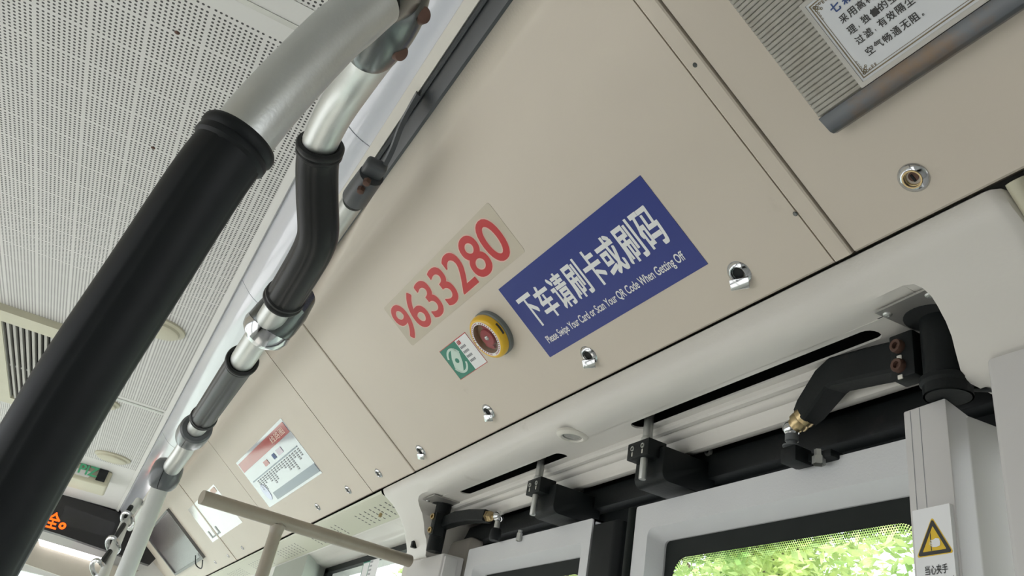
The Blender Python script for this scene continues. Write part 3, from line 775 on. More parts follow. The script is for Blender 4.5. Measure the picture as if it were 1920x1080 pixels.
filled(bm, GF, [[(cu_ + x * w, cy_ - .02 * w + y * w) for x, y in hp]], .0052, .0002); obj('hand_symbol', bm, 'white', t, smooth=0)
bm = B(); text(bm, GF, '当心夹手', pu0 + w * .24, cy_ - w * .68, pu0 + w * .82, cy_ - w * .48, .0050, .012); text(bm, GF, 'Watch Your Hand', pu0 + w * .07, cy_ - w * .88, pu0 + w * .95, cy_ - w * .74, .0050, .005)
obj('lettering', bm, 'ink', t, smooth=0)
# side lining between guard and wall panel
bm = B(); box(bm, (.378, -.835, -1.3), (.438, -.755, .352), .004); struct('trim_11', bm, 'shell')
# wall panel at the far right edge
Pp = ony(1851, 677, -.69)
bm = B(); prism(bm, [(Pp.x, -.690, -1.3), (Pp.x - .004, -.686, -1.3), (-.2, -.686, -1.3), (-.2, -.83, -1.3), (Pp.x, -.83, -1.3)], (0, 0, 1.3 + Pp.z), .003)
tag(obj('jamb_panel', bm, 'guard'), 'flat grey-white panel at the right edge of the photo below the moulded cover', 'panel')
bm = B(); P1 = ony(1800, 690, -.72); P2 = ony(1852, 728, -.72)
prism(bm, [(P1.x, -.722, P1.z), (P2.x, -.722, P2.z), (P1.x + .002, -.722, P1.z - .022)], (0, -.012, 0), .001)
tag(obj('jamb_gusset', bm, 'blk'), 'small black triangular gusset right of the thick post under the cover', 'bracket')
# left guard box with rounded top, brown packing pieces behind it
a, b, c = [ony(*p, -.70) for p in ((768, 1040), (828, 1052), (842, 1060))]
t = thing('door_guard', 'off-white guard post at the far left jamb where the T-shaped rail ends', 'guard post', Vector((b.x, -.7, -1.3)), 'guard posts beside the door')
bm = B(); prism(bm, [(a.x, -.708, -1.3), (a.x - .004, -.700, -1.3), (b.x + .002, -.700, -1.3), (b.x, -.703, -1.3), (b.x - .008, -.75, -1.3), (a.x, -.75, -1.3)], (0, 0, 1.3 + (a.z + b.z) / 2), .003); obj('post_shell', bm, 'guard', t)
bm = B(); box(bm, (b.x - .009, -.735, -1.3), (b.x + .004, -.704, (a.z + b.z) / 2 - .006), .001); obj('side_strip', bm, 'guard', t)
P = ony(866, 1005, -.775); bm = B(); qa = ony(838, 1015, -.762); qb = ony(882, 1008, -.762); box(bm, (qb.x, -.80, -1.3), (qa.x, -.762, (qa.z + qb.z) / 2), .008, 3)
tag(obj('jamb_lining', bm, mat('grey_brown_lining', (.26, .24, .21), .5, noise=.15, nscale=20)), 'grey-brown rounded lining between the left post and the left leaf', 'lining')
bm = B(); P = ony(780, 1020, -.70); box(bm, (P.x - .004, -.715, P.z - .01), (P.x + .010, -.69, P.z + .006), .001)
tag(obj('pipe_clip', bm, 'rub'), 'tiny black clip on the left jamb above the guard post', 'clip')
bm = B(); box(bm, (1.93, -.80, -1.3), (2.03, -.705, .375), .012, 3); struct('trim_12', bm, 'cover')

# beyond the right end of the header: yellowish pipe and next cover
a = ony(1868, 330, -.607); b = ony(1935, 408, -.64)
bm = B(); tube(bm, smoothpath([Vector((a.x - .014, -.615, .536)), Vector((a.x - .016, -.640, .50)), Vector((a.x - .018, -.69, .44)), Vector((a.x - .02, -.70, .40))], 5), .011, 16)
tag(obj('corner_pipe', bm, 'cream2'), 'yellowish cream pipe end at the right edge of the photo beside the moulded cover', 'pipe')
bm = B(); grid(bm, [[(x, yp(z), z) for z in (.533, .51, .487, .46, .43, .405)] for x in (XR, a.x - .030)])
struct('trim_13', bm, 'cover')

# ================================================================== WINDOW SIDE BEYOND THE DOOR
# punched air duct panel below the cove
ventm = perf_mat('punched_duct', (.56, .57, .46), -9, 9, -9, 9, .0427, .50, 8, .0115, .3, 5, .0042, 1.9395, -.811, .45)
bm = B(); grid(bm, [[(x, -.603, .528), (x, -.606, .522), (x, -.612, .519), (x, -.700, .4995), (x, -.703, .504)] for x in (2.036, 6.05)])
KEEP |= {'trim_14', 'trim_15'}
struct('trim_14', bm, ventm)
bm = B(); grid(bm, [[(x, -.701, .5035), (x, -.704, .4985), (x, -.712, .4965), (x, -.745, .4935), (x, -.756, .4925), (x, -.762, .489), (x, -.775, .4885), (x, -.782, .4905), (x, -.80, .489), (x, -.812, .4885), (x, -.84, .4885)] for x in (2.036, 6.05)])
struct('trim_15', bm, 'cover')
bm = B()
for (px, py) in ((716, 963), (507, 1052)):
    pass
bm = B(); box(bm, (2.05, -.838, .468), (3.23, -.818, .4875)); box(bm, (2.05, -.838, -.8), (3.23, -.818, -.74)); box(bm, (2.05, -.838, -.8), (2.07, -.818, .48)); box(bm, (3.17, -.838, -.8), (3.23, -.818, .48)); struct('trim_16', bm, 'gasket')
bm = B(); grid(bm, [[(2.06, -.828, -.78), (2.06, -.828, .475)], [(3.2, -.828, -.78), (3.2, -.828, .475)]]); w2 = struct('window_2', bm, 'glass', smooth=0)
bm = B(); grid(bm, [[(3.6, -.88, -.8), (3.6, -.88, .487)], [(4.6, -.88, -.8), (4.6, -.88, .487)]]); struct('window_3', bm, 'glass', smooth=0)
# window sticker, green boxed
P0 = ony(676, 1058, -.868); 
WF = Fr((0, -.822, 0), (-1, 0, 0), (0, 0, 1))
def wuv(px, py): return fuv(WF, px, py)
u0, v1 = wuv(683, 1052); u1, _ = wuv(712, 1046)
t = thing('window_sticker', 'small white sticker with a green frame on the window left of the door', 'sticker', WF(u0, v1 - .12, 0))
bm = B(); filled(bm, WF, [rrect(u0, v1 - .12, u1 + .004, v1, .001, 2)], .0006, .0005); obj('sheet', bm, 'white', t, smooth=0)
bm = B(); w = (u1 - u0) * .45; filled(bm, WF, [rrect(u0 + .002, v1 - .11, u0 + w, v1 - .004, 0), rrect(u0 + .006, v1 - .106, u0 + w - .004, v1 - .009, 0)], .0009, .0003); obj('green_frame', bm, 'green', t, smooth=0)
bm = B()
for i in range(7):
    for j in range(3): filled(bm, WF, [rrect(u0 + w + .005 + j * .009, v1 - .014 - i * .013, u0 + w + .011 + j * .009, v1 - .008 - i * .013, 0)], .0009, .0003)
obj('fine_print', bm, 'gink', t, smooth=0)
P = onz(715, 962, .509); bm = B(); lathe(bm, P, (0, .2, -1), [(0, .012), (.004, .012), (.005, .006), (.004, .0), (.004, -.004)], 14)
tag(obj('duct_latch', bm, 'brass'), 'tiny brass latch hanging from the punched cream duct panel', 'latch')
# grey pillar box between the windows
a = ony(541, 1036, -.70); b = ony(590, 1052, -.80)
bm = B(); prism(bm, [(x, y, -.85) for x, y in ((3.06, -.700), (3.22, -.80), (3.22, -.84), (3.58, -.84), (3.58, -.700))], (0, 0, .85 + .4975), .004)
struct('trim_17', bm, mat('grey_green_pillar', (.38, .41, .37), .5, noise=.05, nscale=12))

# ================================================================== KEY LOCKS
def lock(px, py, kind, label, s=1.0):
    x, y = onc(px, py); P = cv(x, y)
    t = thing('key_lock', label, 'lock', P, 'key locks along the panel edge')
    bm = B(); lathe(bm, P, NC, [(.0078 * s, .001), (.0085 * s, .0035), (.0095 * s, .0042), (.0135 * s, .0022), (.0148 * s, .0002), (.0148 * s, -.002)], 40); obj('escutcheon', bm, 'chrome', t)
    fr = Fr(P, (-1, 0, 0), (0, .8192, .5735))
    bm = B(); lathe(bm, P, NC, [(0, -.003), (.0060 * s, -.003), (.0064 * s, -.001), (.0070 * s, .0015), (.0078 * s, .002), (.0082 * s, .001)], 30)
    obj('socket', bm, 'brass' if kind == 'brass' else 'cast', t)
    if kind == 'brass':
        bm = B(); filled(bm, fr, [circ(0, 0, .0092 * s, 32), circ(0, 0, .0078 * s, 32)], .0052, .001); obj('brass_ring', bm, 'brass', t, smooth=0)
        bm = B(); filled(bm, fr, [circ(.0008, .001, .0048 * s, 24)], .0010, .003); obj('plug', bm, 'rust', t, smooth=0)
    if kind == 'flap':      # dust flap hanging open below the ring
        a = -.30; rot = lambda u, v: (u * math.cos(a) - v * math.sin(a), u * math.sin(a) + v * math.cos(a))
        pts = [rot(u * s, v * s) for u, v in ((-.0130, -.0045), (.0125, -.0045), (.0115, -.0155), (-.0125, -.0160))]
        bm = B(); A = [fr(pts[0][0], pts[0][1], .004), fr(pts[1][0], pts[1][1], .004), fr(pts[2][0], pts[2][1], .009), fr(pts[3][0], pts[3][1], .009)]
        prism(bm, A, NC * .0014, .0004); obj('flap', bm, 'chrome', t, smooth=30)
        bm = B(); filled(bm, fr, [circ(0, .0008, .0062 * s, 24)], .0012, .0005); obj('keyway', bm, 'blk', t, smooth=0)
    else:
        bm = B(); filled(bm, fr, [rrect(-.0012, -.004 * s, .0012, .004 * s, .0004, 2)], .0016, .0004); obj('keyway', bm, 'blk', t, smooth=0)
    return t
lock(1713, 333, 'brass', 'open lock with a brass ring, on the panel right of the joint', 1.05)
lock(1386, 512, 'flap', 'lock with hanging chrome flap right of the blue sign', 1.12)
lock(1104, 666, 'flap', 'lock with hanging chrome flap directly below the blue sign', 1.12)
lock(916, 771, 'flap', 'lock with chrome flap below the yellow valve, above the step lamp', 1.08)
lock(789, 845, 'flap', 'lock with chrome flap at the lower left corner of the large panel', 1.08)
lock(710, 887, 'plain', 'small round lock on the narrow blank panel', .95)
lock(653, 918, 'plain', 'small round lock right of the route poster, near the panel joint', .95)
lock(596, 950, 'plain', 'small round lock below the route poster', .92)
lock(455, 1027, 'plain', 'small round lock below the white notice, right of the three', .7)
lock(428, 1042, 'plain', 'small round lock below the white notice, the middle one', .7)
lock(404, 1054, 'plain', 'small round lock below the white notice, nearest the screen', .7)
# joint screws
for i, (px, py, l) in enumerate(((1303, 122, 'tiny screw head on the raised joint strip near the top of the photo'), (1491, 401, 'tiny dark screw head in the joint strip above the header corner'))):
    x, y = onc(px, py, .003); bm = B(); lathe(bm, cv(x, y, .003), NC, [(0, .001), (.002, .001), (.003, 0)], 12)
    tag(obj('joint_screw', bm, 'cast'), l, 'screw', 'screws in the panel joint')

# ================================================================== STICKERS ON THE LARGE PANEL
# red fleet number on clear film
q = [cuv(*p) for p in ((720, 575), (916, 380), (985, 470), (772, 651))]
u0 = (q[0][0] + q[3][0]) / 2; u1 = (q[1][0] + q[2][0]) / 2; v1 = (q[0][1] + q[1][1]) / 2; v0 = (q[2][1] + q[3][1]) / 2
t = thing('number_sticker', 'red number 9633280 on a clear yellowed film stuck on the cream panel', 'sticker', CF(u0, v0))
bm = B(); filled(bm, CF, [rrect(u0, v0, u1, v1, .006, 4)], .0004, .0003); obj('film', bm, 'film', t, smooth=0)
d0 = cuv(731.7, 588.7)[0]; d1 = cuv(965.7, 469)[0]; dt = cuv(911, 400.5)[1]; db = cuv(770.4, 640)[1]
bm = B(); text(bm, CF, '9633280', d0 - .0015, db - .0015, d1 + .0015, dt + .0015, .0006, .026); obj('number_outline', bm, 'pink', t, smooth=0)
bm = B(); text(bm, CF, '9633280', d0, db, d1, dt, .0008, .011); obj('number', bm, 'red', t, smooth=0)
# blue swipe sign
q = [cuv(*p) for p in ((934, 544), (1198, 329), (1329, 492), (1034, 670))]
u0 = (q[0][0] + q[3][0]) / 2; u1 = (q[1][0] + q[2][0]) / 2; v1 = (q[0][1] + q[1][1]) / 2; v0 = (q[2][1] + q[3][1]) / 2
t = thing('swipe_card_sign', 'dark blue rectangular sign with white Chinese characters and an English line below', 'sign', CF(u0, v0))
bm = B(); filled(bm, CF, [rrect(u0, v0, u1, v1, .0008, 2)], .0006, .0006); obj('sheet', bm, 'blue', t, smooth=0)
a = cuv(971, 567.6)[0]; b = cuv(1259.5, 449.7)[0]; tp = cuv(1206.7, 382.9)[1]; bt = cuv(1018.4, 610.5)[1]
s = '下车请刷卡或刷码'; bm = B(); pitch = (b - a + .006) / 8
for i, ch in enumerate(s):
    w = pitch * .90; text(bm, CF, ch, a + i * pitch, bt, a + i * pitch + w, tp, .0009, .020)
obj('chinese_lettering', bm, 'white', t, smooth=0)
a = cuv(1023, 632.7)[0]; b = cuv(1289, 486)[0]; tp = cuv(1022, 631)[1]; bt = cuv(1030.8, 645.7)[1]
bm = B(); text(bm, CF, 'Please Swipe Your Card or Scan Your QR Code When Getting Off', a, bt - (tp - bt) * .18, b, tp, .0009, .012); obj('english_lettering', bm, 'white', t, smooth=0)
# green and white instruction sticker
q = [cuv(*p) for p in ((823, 659), (865.2, 712.6), (852, 638.5), (892.6, 692.6), (914, 678.5))]
u0 = (q[0][0] + q[1][0]) / 2; ug = (q[2][0] + q[3][0]) / 2; u1 = q[4][0]; v1 = (q[0][1] + q[2][1]) / 2; v0 = (q[1][1] + q[3][1] + q[4][1]) / 3
t = thing('valve_sticker', 'small green and white instruction sticker half behind the yellow valve', 'sticker', CF(u0, v0))
bm = B(); filled(bm, CF, [rrect(u0, v0, u1, v1, 0)], .0005, .0005); obj('red_edge', bm, 'red', t, smooth=0)
bm = B(); filled(bm, CF, [rrect(ug, v0 + .0012, u1 - .0008, v1 - .0016, 0)], .0007, .0002); obj('white_half', bm, 'white', t, smooth=0)
bm = B(); filled(bm, CF, [rrect(u0 + .0008, v0 + .0010, ug, v1 - .0012, 0)], .0007, .0002); obj('green_half', bm, 'green', t, smooth=0)
gw = ug - u0; gh = v1 - v0; cx, cy = (u0 + ug) / 2, (v0 + v1) / 2
bm = B()
for s0 in (25, 205):     # two arc arrows
    o_, i_ = [], []
    for k in range(13):
        an = math.radians(s0 + 130 * k / 12); o_.append((cx + gw * .42 * math.cos(an), cy + gh * .40 * math.sin(an))); i_.append((cx + gw * .34 * math.cos(an), cy + gh * .33 * math.sin(an)))
    filled(bm, CF, [o_ + i_[::-1]], .0009, .0001)
sp = [(-.43, -.02), (-.30, .16), (0, .20), (.30, .16), (.43, .02), (.30, -.16), (0, -.20), (-.30, -.16)]
rot = [(x * math.cos(.9) - y * math.sin(.9) * 1.2, x * math.sin(.9) + y * math.cos(.9)) for x, y in sp]
filled(bm, CF, [[(cx + x * gw, cy + y * gh * .95) for x, y in rot], circ(cx, cy, gw * .10, 16, gh * .075)], .0009, .0001)
obj('turn_symbol', bm, 'mint', t, smooth=0)
bm = B(); text(bm, CF, '应急阀', ug + .003, v1 - .013, ug + .016, v1 - .004, .0010, .03); obj('red_writing', bm, 'red', t, smooth=0)
bm = B()
for i in range(4):
    for j in range(4): filled(bm, CF, [rrect(ug + .003 + i * .0055, v1 - .022 - j * .010, ug + .0072 + i * .0055, v1 - .017 - j * .010, 0)], .0010, .0001)
obj('fine_print', bm, 'gink', t, smooth=0)
# yellow emergency valve
x, y = onc(928, 622); P = cv(x, y); fr = Fr(P, (-1, 0, 0), (0, .8192, .5735))
RV = .0415
t = thing('emergency_valve', 'round yellow emergency valve with clear window and red knob', 'emergency valve', P)
bm = B(); lathe(bm, P, NC, [(RV * 1.02, -.001), (RV * 1.04, .002), (RV * 1.04, .008), (RV * .98, .010), (.01, .010)], 64); obj('base', bm, mat('grey_base', (.16, .18, .18), .4, noise=.1, nscale=30), t)
bm = B(); lathe(bm, P, NC, [(RV * .96, .009), (RV * 1.0, .012), (RV * 1.0, .017), (RV * .97, .0215), (RV * .90, .0245), (RV * .85, .0252), (RV * .82, .0246)], 64); cap = obj('yellow_cap', bm, 'yel', t)
bm = B(); lathe(bm, P, NC, [(RV * .83, .0242), (RV * .81, .0250), (RV * .69, .0250)], 64); obj('white_ring', bm, 'white', cap)
bm = B(); lathe(bm, P, NC, [(RV * .70, .0250), (RV * .685, .023), (RV * .67, .014), (0, .013)], 64); obj('bowl', bm, mat('amber_bowl', (.34, .22, .14), .2, noise=.3, nscale=60, coat=.5), cap)
bm = B(); n_ = 44
for k in range(n_):
    an = 2 * math.pi * k / n_
    if 1.2 < an < 1.35 or 3.0 < an < 3.2 or 4.4 < an < 4.7: continue
    ra, rb = RV * .72, RV * .785; da = .045
    filled(bm, fr, [[(ra * math.cos(an - da), ra * math.sin(an - da)), (rb * math.cos(an - da), rb * math.sin(an - da)), (rb * math.cos(an + da * .5), rb * math.sin(an + da * .5)), (ra * math.cos(an + da * .5), ra * math.sin(an + da * .5))]], .0253, .0001)
obj('ring_print', bm, 'dred', cap, smooth=0)
bm = B(); lathe(bm, P, NC, [(RV * .40, .013), (RV * .40, .0195), (RV * .37, .0212), (0, .0215)], 40)
for an in (0.9, 4.04):
    pts = []
    for k in range(9):
        q = an - .5 + 1.0 * k / 8; pts.append((RV * .56 * math.cos(q), RV * .56 * math.sin(q)))
    pts += [(RV * .30 * math.cos(an + .55), RV * .30 * math.sin(an + .55)), (RV * .30 * math.cos(an - .55), RV * .30 * math.sin(an - .55))]
    filled(bm, fr, [pts], .0185, .005)
obj('knob', bm, 'knob', t)
bm = B(); lathe(bm, P, NC, [(0, .0240), (RV * .07, .0237), (RV * .10, .0228), (RV * .12, .0214)], 24); obj('hub_pin', bm, 'chrome', t)
bm = B(); lathe(bm, P, NC, [(RV * .695, .0247), (RV * .3, .0252), (0, .0254)], 48); obj('window', bm, 'cover_glass', t)
for an, m_, hw in ((math.pi, 'dred', .24), (0, 'ink', .26)):   # red and black labels on the rim
    bm = B(); rows = []
    for k in range(7):
        q = an - hw + 2 * hw * k / 6
        rows.append([fr(RV * r_ * math.cos(q), RV * r_ * math.sin(q), h_) for r_, h_ in (((1.004, .013), (1.004, .0172)) if m_ == 'ink' else ((1.004, .016), (.975, .0218), (.905, .0249), (.86, .0255)))])
    grid(bm, rows); obj('rim_label', bm, m_, cap, label='dark red rim label' if m_ == 'dred' else 'black rim label')

# ================================================================== ROUTE POSTER AND NOTICE
q = [cuv(*p) for p in ((432, 873), (531, 787), (605, 890), (508, 947))]
u0 = (q[0][0] * .35 + q[3][0] * .65); u0 = q[3][0] - .03; u1 = (q[1][0] + q[2][0]) / 2; v1 = (q[0][1] + q[1][1]) / 2; v0 = (q[2][1] + q[3][1]) / 2
w, h = u1 - u0, v1 - v0
t = thing('route_poster', 'laminated route poster with red heading and grey-blue foot band on the cream panel', 'poster', CF(u0, v0))
bm = B(); filled(bm, CF, [rrect(u0, v0, u1, v1, .002, 2)], .0008, .0008); obj('sheet', bm, 'glossposter', t, smooth=0)
bm = B(); filled(bm, CF, [rrect(u0 + w * .02, v1 - h * .235, u1 - w * .01, v1 - h * .05, 0)], .0020, .0004); obj('red_heading', bm, 'gred', t, smooth=0)
bm = B(); text(bm, CF, '线路图', u1 - w * .30, v1 - h * .20, u1 - w * .06, v1 - h * .09, .0024, .01); obj('heading_writing', bm, 'pink', t, smooth=0)
bm = B(); filled(bm, CF, [rrect(u0 + w * .22, v0 + h * .04, u1 - w * .005, v0 + h * .185, 0)], .0020, .0004)
filled(bm, CF, [rrect(u0 + w * .05, v1 - h * .475, u1 - w * .05, v1 - h * .452, 0)], .0020, .0004); obj('foot_band', bm, 'gblue', t, smooth=0)
bm = B(); filled(bm, CF, [rrect(u1 - w * .33, v1 - h * .40, u1 - w * .24, v1 - h * .30, 0)], .0020, .0004); obj('purple_block', bm, 'gpurple', t, smooth=0)
bm = B(); filled(bm, CF, [rrect(u1 - w * .42, v1 - h * .40, u1 - w * .37, v1 - h * .31, 0)], .0020, .0004); obj('dark_block', bm, 'navy', t, smooth=0)
bm = B(); filled(bm, CF, [rrect(u1 - w * .60, v1 - h * .40, u1 - w * .52, v1 - h * .31, 0)], .0020, .0004); obj('red_block', bm, 'gred', t, smooth=0)
bm = B(); filled(bm, CF, [circ(u0 + w * .13, v0 + h * .26, w * .05, 20)], .0020, .0004); obj('violet_seal', bm, 'violet', t, smooth=0)
bm = B(); random.seed(4)
for i in range(17):
    L = random.randint(3, 8)
    for j in range(L): filled(bm, CF, [rrect(u1 - w * (.075 + i * .05), v1 - h * (.515 + j * .035), u1 - w * (.050 + i * .05), v1 - h * (.493 + j * .035), 0)], .0020, .0004)
obj('stop_names', bm, 'gink', t, smooth=0)
# white notice
xa = [onc(*p) for p in ((403, 906), (343, 965), (414, 1013), (449, 976))]
q = [cuv(*p) for p in ((403, 906), (343, 965), (414, 1013), (449, 976))]
nu1 = (q[0][0] + q[3][0]) / 2; nu0 = (q[1][0] + q[2][0]) / 2; nv1 = (q[0][1] + q[1][1]) / 2; nv0 = (q[2][1] + q[3][1]) / 2
NOT = (nu0, nu1, nv0, nv1)
t = thing('notice', 'white laminated notice reflecting the sky, on the panel beside the screen', 'poster', CF(nu0, nv0))
w, h = nu1 - nu0, nv1 - nv0
bm = B(); filled(bm, CF, [rrect(nu0, nv0, nu1, nv1, .002, 2)], .0008, .0008); obj('sheet', bm, 'notice', t, smooth=0)
bm = B(); filled(bm, CF, [rrect(nu1 - w * .16, nv1 - h * .16, nu1 - w * .03, nv1 - h * .04, .004, 3)], .0020, .0004); obj('red_mark', bm, 'pink', t, smooth=0)
bm = B()
filled(bm, CF, [[(nu0 + w * a_, nv0 + h * b_) for a_, b_ in ((.08, .08), (.38, .08), (.38, .28), (.34, .28), (.34, .12), (.26, .12), (.26, .28), (.22, .28), (.22, .12), (.12, .12), (.12, .28), (.08, .28))]], .0020, .0004)
obj('printed_emblem', bm, 'gink', t, smooth=0)

# ================================================================== SCREEN IN THE FORWARD PANEL
q = [cuv(*p, .006) for p in ((276, 1006), (315, 956), (380, 1041), (331, 1073))]
su1 = (q[1][0] + q[2][0]) / 2; su0 = (q[0][0] + q[3][0]) / 2; sv1 = (q[0][1] + q[1][1]) / 2; sv0 = (q[2][1] + q[3][1]) / 2
t = thing('display_screen', 'dark flat screen in a grey frame on the forward panel', 'screen', CF(su0, sv0))
bm = B(); filled(bm, CF, [rrect(su0 - .03, sv0 - .015, su1 + .008, sv1 + .010, .004, 3), rrect(su0, sv0, su1, sv1, .002, 2)], .014, .014); obj('bezel', bm, mat('bezel_grey', (.14, .14, .14), .4, noise=.1, nscale=20), t)
bm = B(); filled(bm, CF, [rrect(su0, sv0, su1, sv1, .001, 2)], .008, .006); obj('glass', bm, 'screen', t, smooth=0)
P = CF(su1 - .05, sv0 - .01, .016); bm = B(); tube(bm, smoothpath([CF(su1 - .10, sv0 + .02, .016), CF(su1 - .16, sv0 - .02, .03), CF(su1 - .10, sv0 - .05, .03), CF(su1 - .02, sv0 - .02, .016)], 6), .003, 8); obj('cable', bm, 'rub', t)

# ================================================================== AIR FILTER BOX (top right)
NF = .020
fb = cuv(1578, 243, 0); ft = cuv(1549, 215, NF); 
vb = fb[1]; ul = cuv(1578, 243, 0)[0]
NB = NF + .004
c0 = cuv(1620, 152, NB); c1 = cuv(1509, 14, NB)
bu = (c0[0] + c1[0]) / 2; bv = c0[1]; bt_ = c1[1]
t = thing('air_filter', 'framed ribbed air filter with aluminium rail at the top right of the photo', 'air filter', CF(ul, vb, 0))
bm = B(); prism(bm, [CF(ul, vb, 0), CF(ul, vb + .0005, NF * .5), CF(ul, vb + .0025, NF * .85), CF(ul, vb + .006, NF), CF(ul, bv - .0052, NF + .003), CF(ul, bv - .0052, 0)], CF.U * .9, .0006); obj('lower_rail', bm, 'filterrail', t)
bm = B(); uA = ul; uB = cuv(1510, 12, NF)[0] + .001
v = bv - .004
while v < vb + .33:
    prism(bm, [CF(uA, v, NF - .004), CF(uA, v + .0002, NF - .0008), CF(uA, v + .0010, NF - .0002), CF(uA, v + .0036, NF - .0002), CF(uA, v + .0044, NF - .0008), CF(uA, v + .0046, NF - .004)], CF.U * (uB - uA), 0)
    v += .0049
box_pts = [CF(uA, vb + .01, 0), CF(uA, vb + .01, NF - .0028), CF(uA, vb + .33, NF - .0028), CF(uA, vb + .33, 0)]
prism(bm, box_pts, CF.U * .9); obj('ribbed_mesh', bm, mat('dusty_mesh', (.40, .385, .345), .6, noise=.18, nscale=70, stain_or_reflection=(.30, .27, .22, .5, .8), sscale=25), t, smooth=25)
# board with border and writing
NB = NF + .004
c0 = cuv(1620, 152, NB); c1 = cuv(1509, 14, NB)
bu = (c0[0] + c1[0]) / 2; bv = c0[1]; bt_ = c1[1]
t = thing('filter_board', 'white printed board with ornate corners and black Chinese writing on the air filter', 'sign', CF(bu, bv, NF))
bm = B(); filled(bm, CF, [rrect(bu - .0045, bv - .0045, bu + .34, bt_ + .0045, .001, 2), rrect(bu, bv, bu + .335, bt_, 0)], NB + .001, .005); obj('rim', bm, 'plate', t)
bm = B(); filled(bm, CF, [rrect(bu, bv, bu + .335, bt_, 0)], NB, .003); obj('board', bm, 'paper', t, smooth=0)
bm = B(); e1 = .0022
filled(bm, CF, [rrect(bu + e1, bv + e1, bu + .33, bt_ - e1, 0), rrect(bu + e1 + .0012, bv + e1 + .0012, bu + .3285, bt_ - e1 - .0012, 0)], NB + .0003, .0002)
filled(bm, CF, [rrect(bu + e1 + .0028, bv + e1 + .0028, bu + .327, bt_ - e1 - .0028, 0), rrect(bu + e1 + .0033, bv + e1 + .0033, bu + .3265, bt_ - e1 - .0033, 0)], NB + .0003, .0002)
random.seed(2)
for cu0, cv0, sy in ((bu + .006, bv + .006, 1), (bu + .006, bt_ - .006, -1)):
    for k in range(5):      # scrolled corner ornaments
        for a_, b_ in ((k * .0032, 0), (0, k * .0032), (k * .0018 + .0012, k * .0018 + .0012) if k < 3 else (k * .0032, .0015)):
            r = .0017 - k * .0002; cc = (cu0 + a_, cv0 + sy * b_)
            filled(bm, CF, [circ(cc[0], cc[1], r, 12), circ(cc[0] + r * .2, cc[1], r * .55, 10)], NB + .0003, .0002)
obj('ornament', bm, 'brown', t, smooth=0)
def ctr(zx, zy): return cuv(1500 + zx / 4.571, zy / 4.571, NB)
L5a, L5b = ctr(600, 430), ctr(980, 150); pit = (L5b[0] - L5a[0]) / 5; cs = pit * .84
lines = [('采用高科技处', (375, 155), 'ink'), ('理，独创的空', (445, 250), 'ink'), ('过滤，有效隔尘，', (512, 335), 'ink'), ('空气畅通无阻。', (600, 430), 'ink')]
bm = B()
for s, c0_, mm in lines:
    cc = ctr(*c0_); sp = cc[0]
    for i, ch in enumerate(s):
        if ch in '，。':
            text(bm, CF, '，' if ch == '，' else '。', sp - cs * .40, cc[1] - cs * .42, sp - cs * .40 + cs * (.12 if ch == '，' else .24), cc[1] - cs * (.16 if ch == '，' else .16), NB + .0004, .02)
            sp += pit * .62
        else:
            text(bm, CF, ch, sp - cs / 2, cc[1] - cs / 2, sp + cs / 2, cc[1] + cs / 2, NB + .0004, .014); sp += pit
obj('black_writing', bm, 'ink', t, smooth=0)
cc = ctr(300, 60); bm = B()
for i, ch in enumerate('七彩'): text(bm, CF, ch, cc[0] - cs * .62 + i * pit * 1.35, cc[1] - cs * .60, cc[0] + cs * .62 + i * pit * 1.35, cc[1] + cs * .60, NB + .0004, .025)
obj('blue_writing', bm, 'navy', t, smooth=0)
bm = B(); cc = ctr(645, 100); pts = []
for k in range(22):
    an = 2 * math.pi * k / 22; r = cs * (.28 + .22 * random.random()); pts.append((cc[0] + r * 1.25 * math.cos(an), cc[1] + r * math.sin(an)))
filled(bm, CF, [pts], NB + .0006, .0002); obj('smudge', bm, 'ink', t, smooth=0)

# ================================================================== HANDRAILS
def grip(path, r, label_r, t, name='grip', ribs=True, mt='rubs', ends=True, grow=0):
    P = path; bm = B()
    if ribs:
        pr = []
        for k in range(72):
            a = 2 * math.pi * k / 72; rr = 1 - (.045 if k % 12 == 0 else (.02 if k % 12 in (1, 11) else 0)); pr.append((rr * math.cos(a), rr * math.sin(a)))
    else:
        pr = []
        for k in range(64):
            a = 2 * math.pi * k / 64; rr = 1 - (.03 if k % 16 == 3 else 0); pr.append((rr * math.cos(a), rr * math.sin(a)))
    tube(bm, P, [r + grow * i / (len(P) - 1) for i in range(len(P))], prof=pr)
    g = obj(name, bm, mt, t, smooth=50)
    for i, s in ((0, 1), (-1, -1)):
        d = (P[1] - P[0]).normalized() if i == 0 else (P[-2] - P[-1]).normalized()
        bm = B(); lathe(bm, P[i] - d * .002, d, [(r * .80, .001), (r * .90, -.001), (r * 1.06, 0), (r * 1.12, .002), (r * 1.12, .005), (r * 1.04, .0075), (r * 1.09, .009), (r * 1.09, .012), (r * .98, .0145)], 48); obj('end_collar', bm, mt, g)
    return g
# big foreground handrail
big = smoothpath([dep(*q) for q in ((706, 0, .533), (662, 38, .520), (620, 73, .507), (518, 180, .478), (449, 262, .462), (389, 340, .452), (272, 520, .440), (155, 700, .428), (66, 850, .420), (-8, 980, .412), (-74, 1095, .406))], 8)
t = thing('handrail', 'thick foreground handrail curving down the left of the photo with a long matt black grip', 'handrail', big[-1], 'bent handrails under the ceiling')
bm = B(); tube(bm, big, .0182, 56); obj('tube', bm, 'alu', t)
gp = [p for i, p in enumerate(big) if i >= 32]
grip(gp, .0205, '', t, ribs=False, mt='rub', grow=.0016)
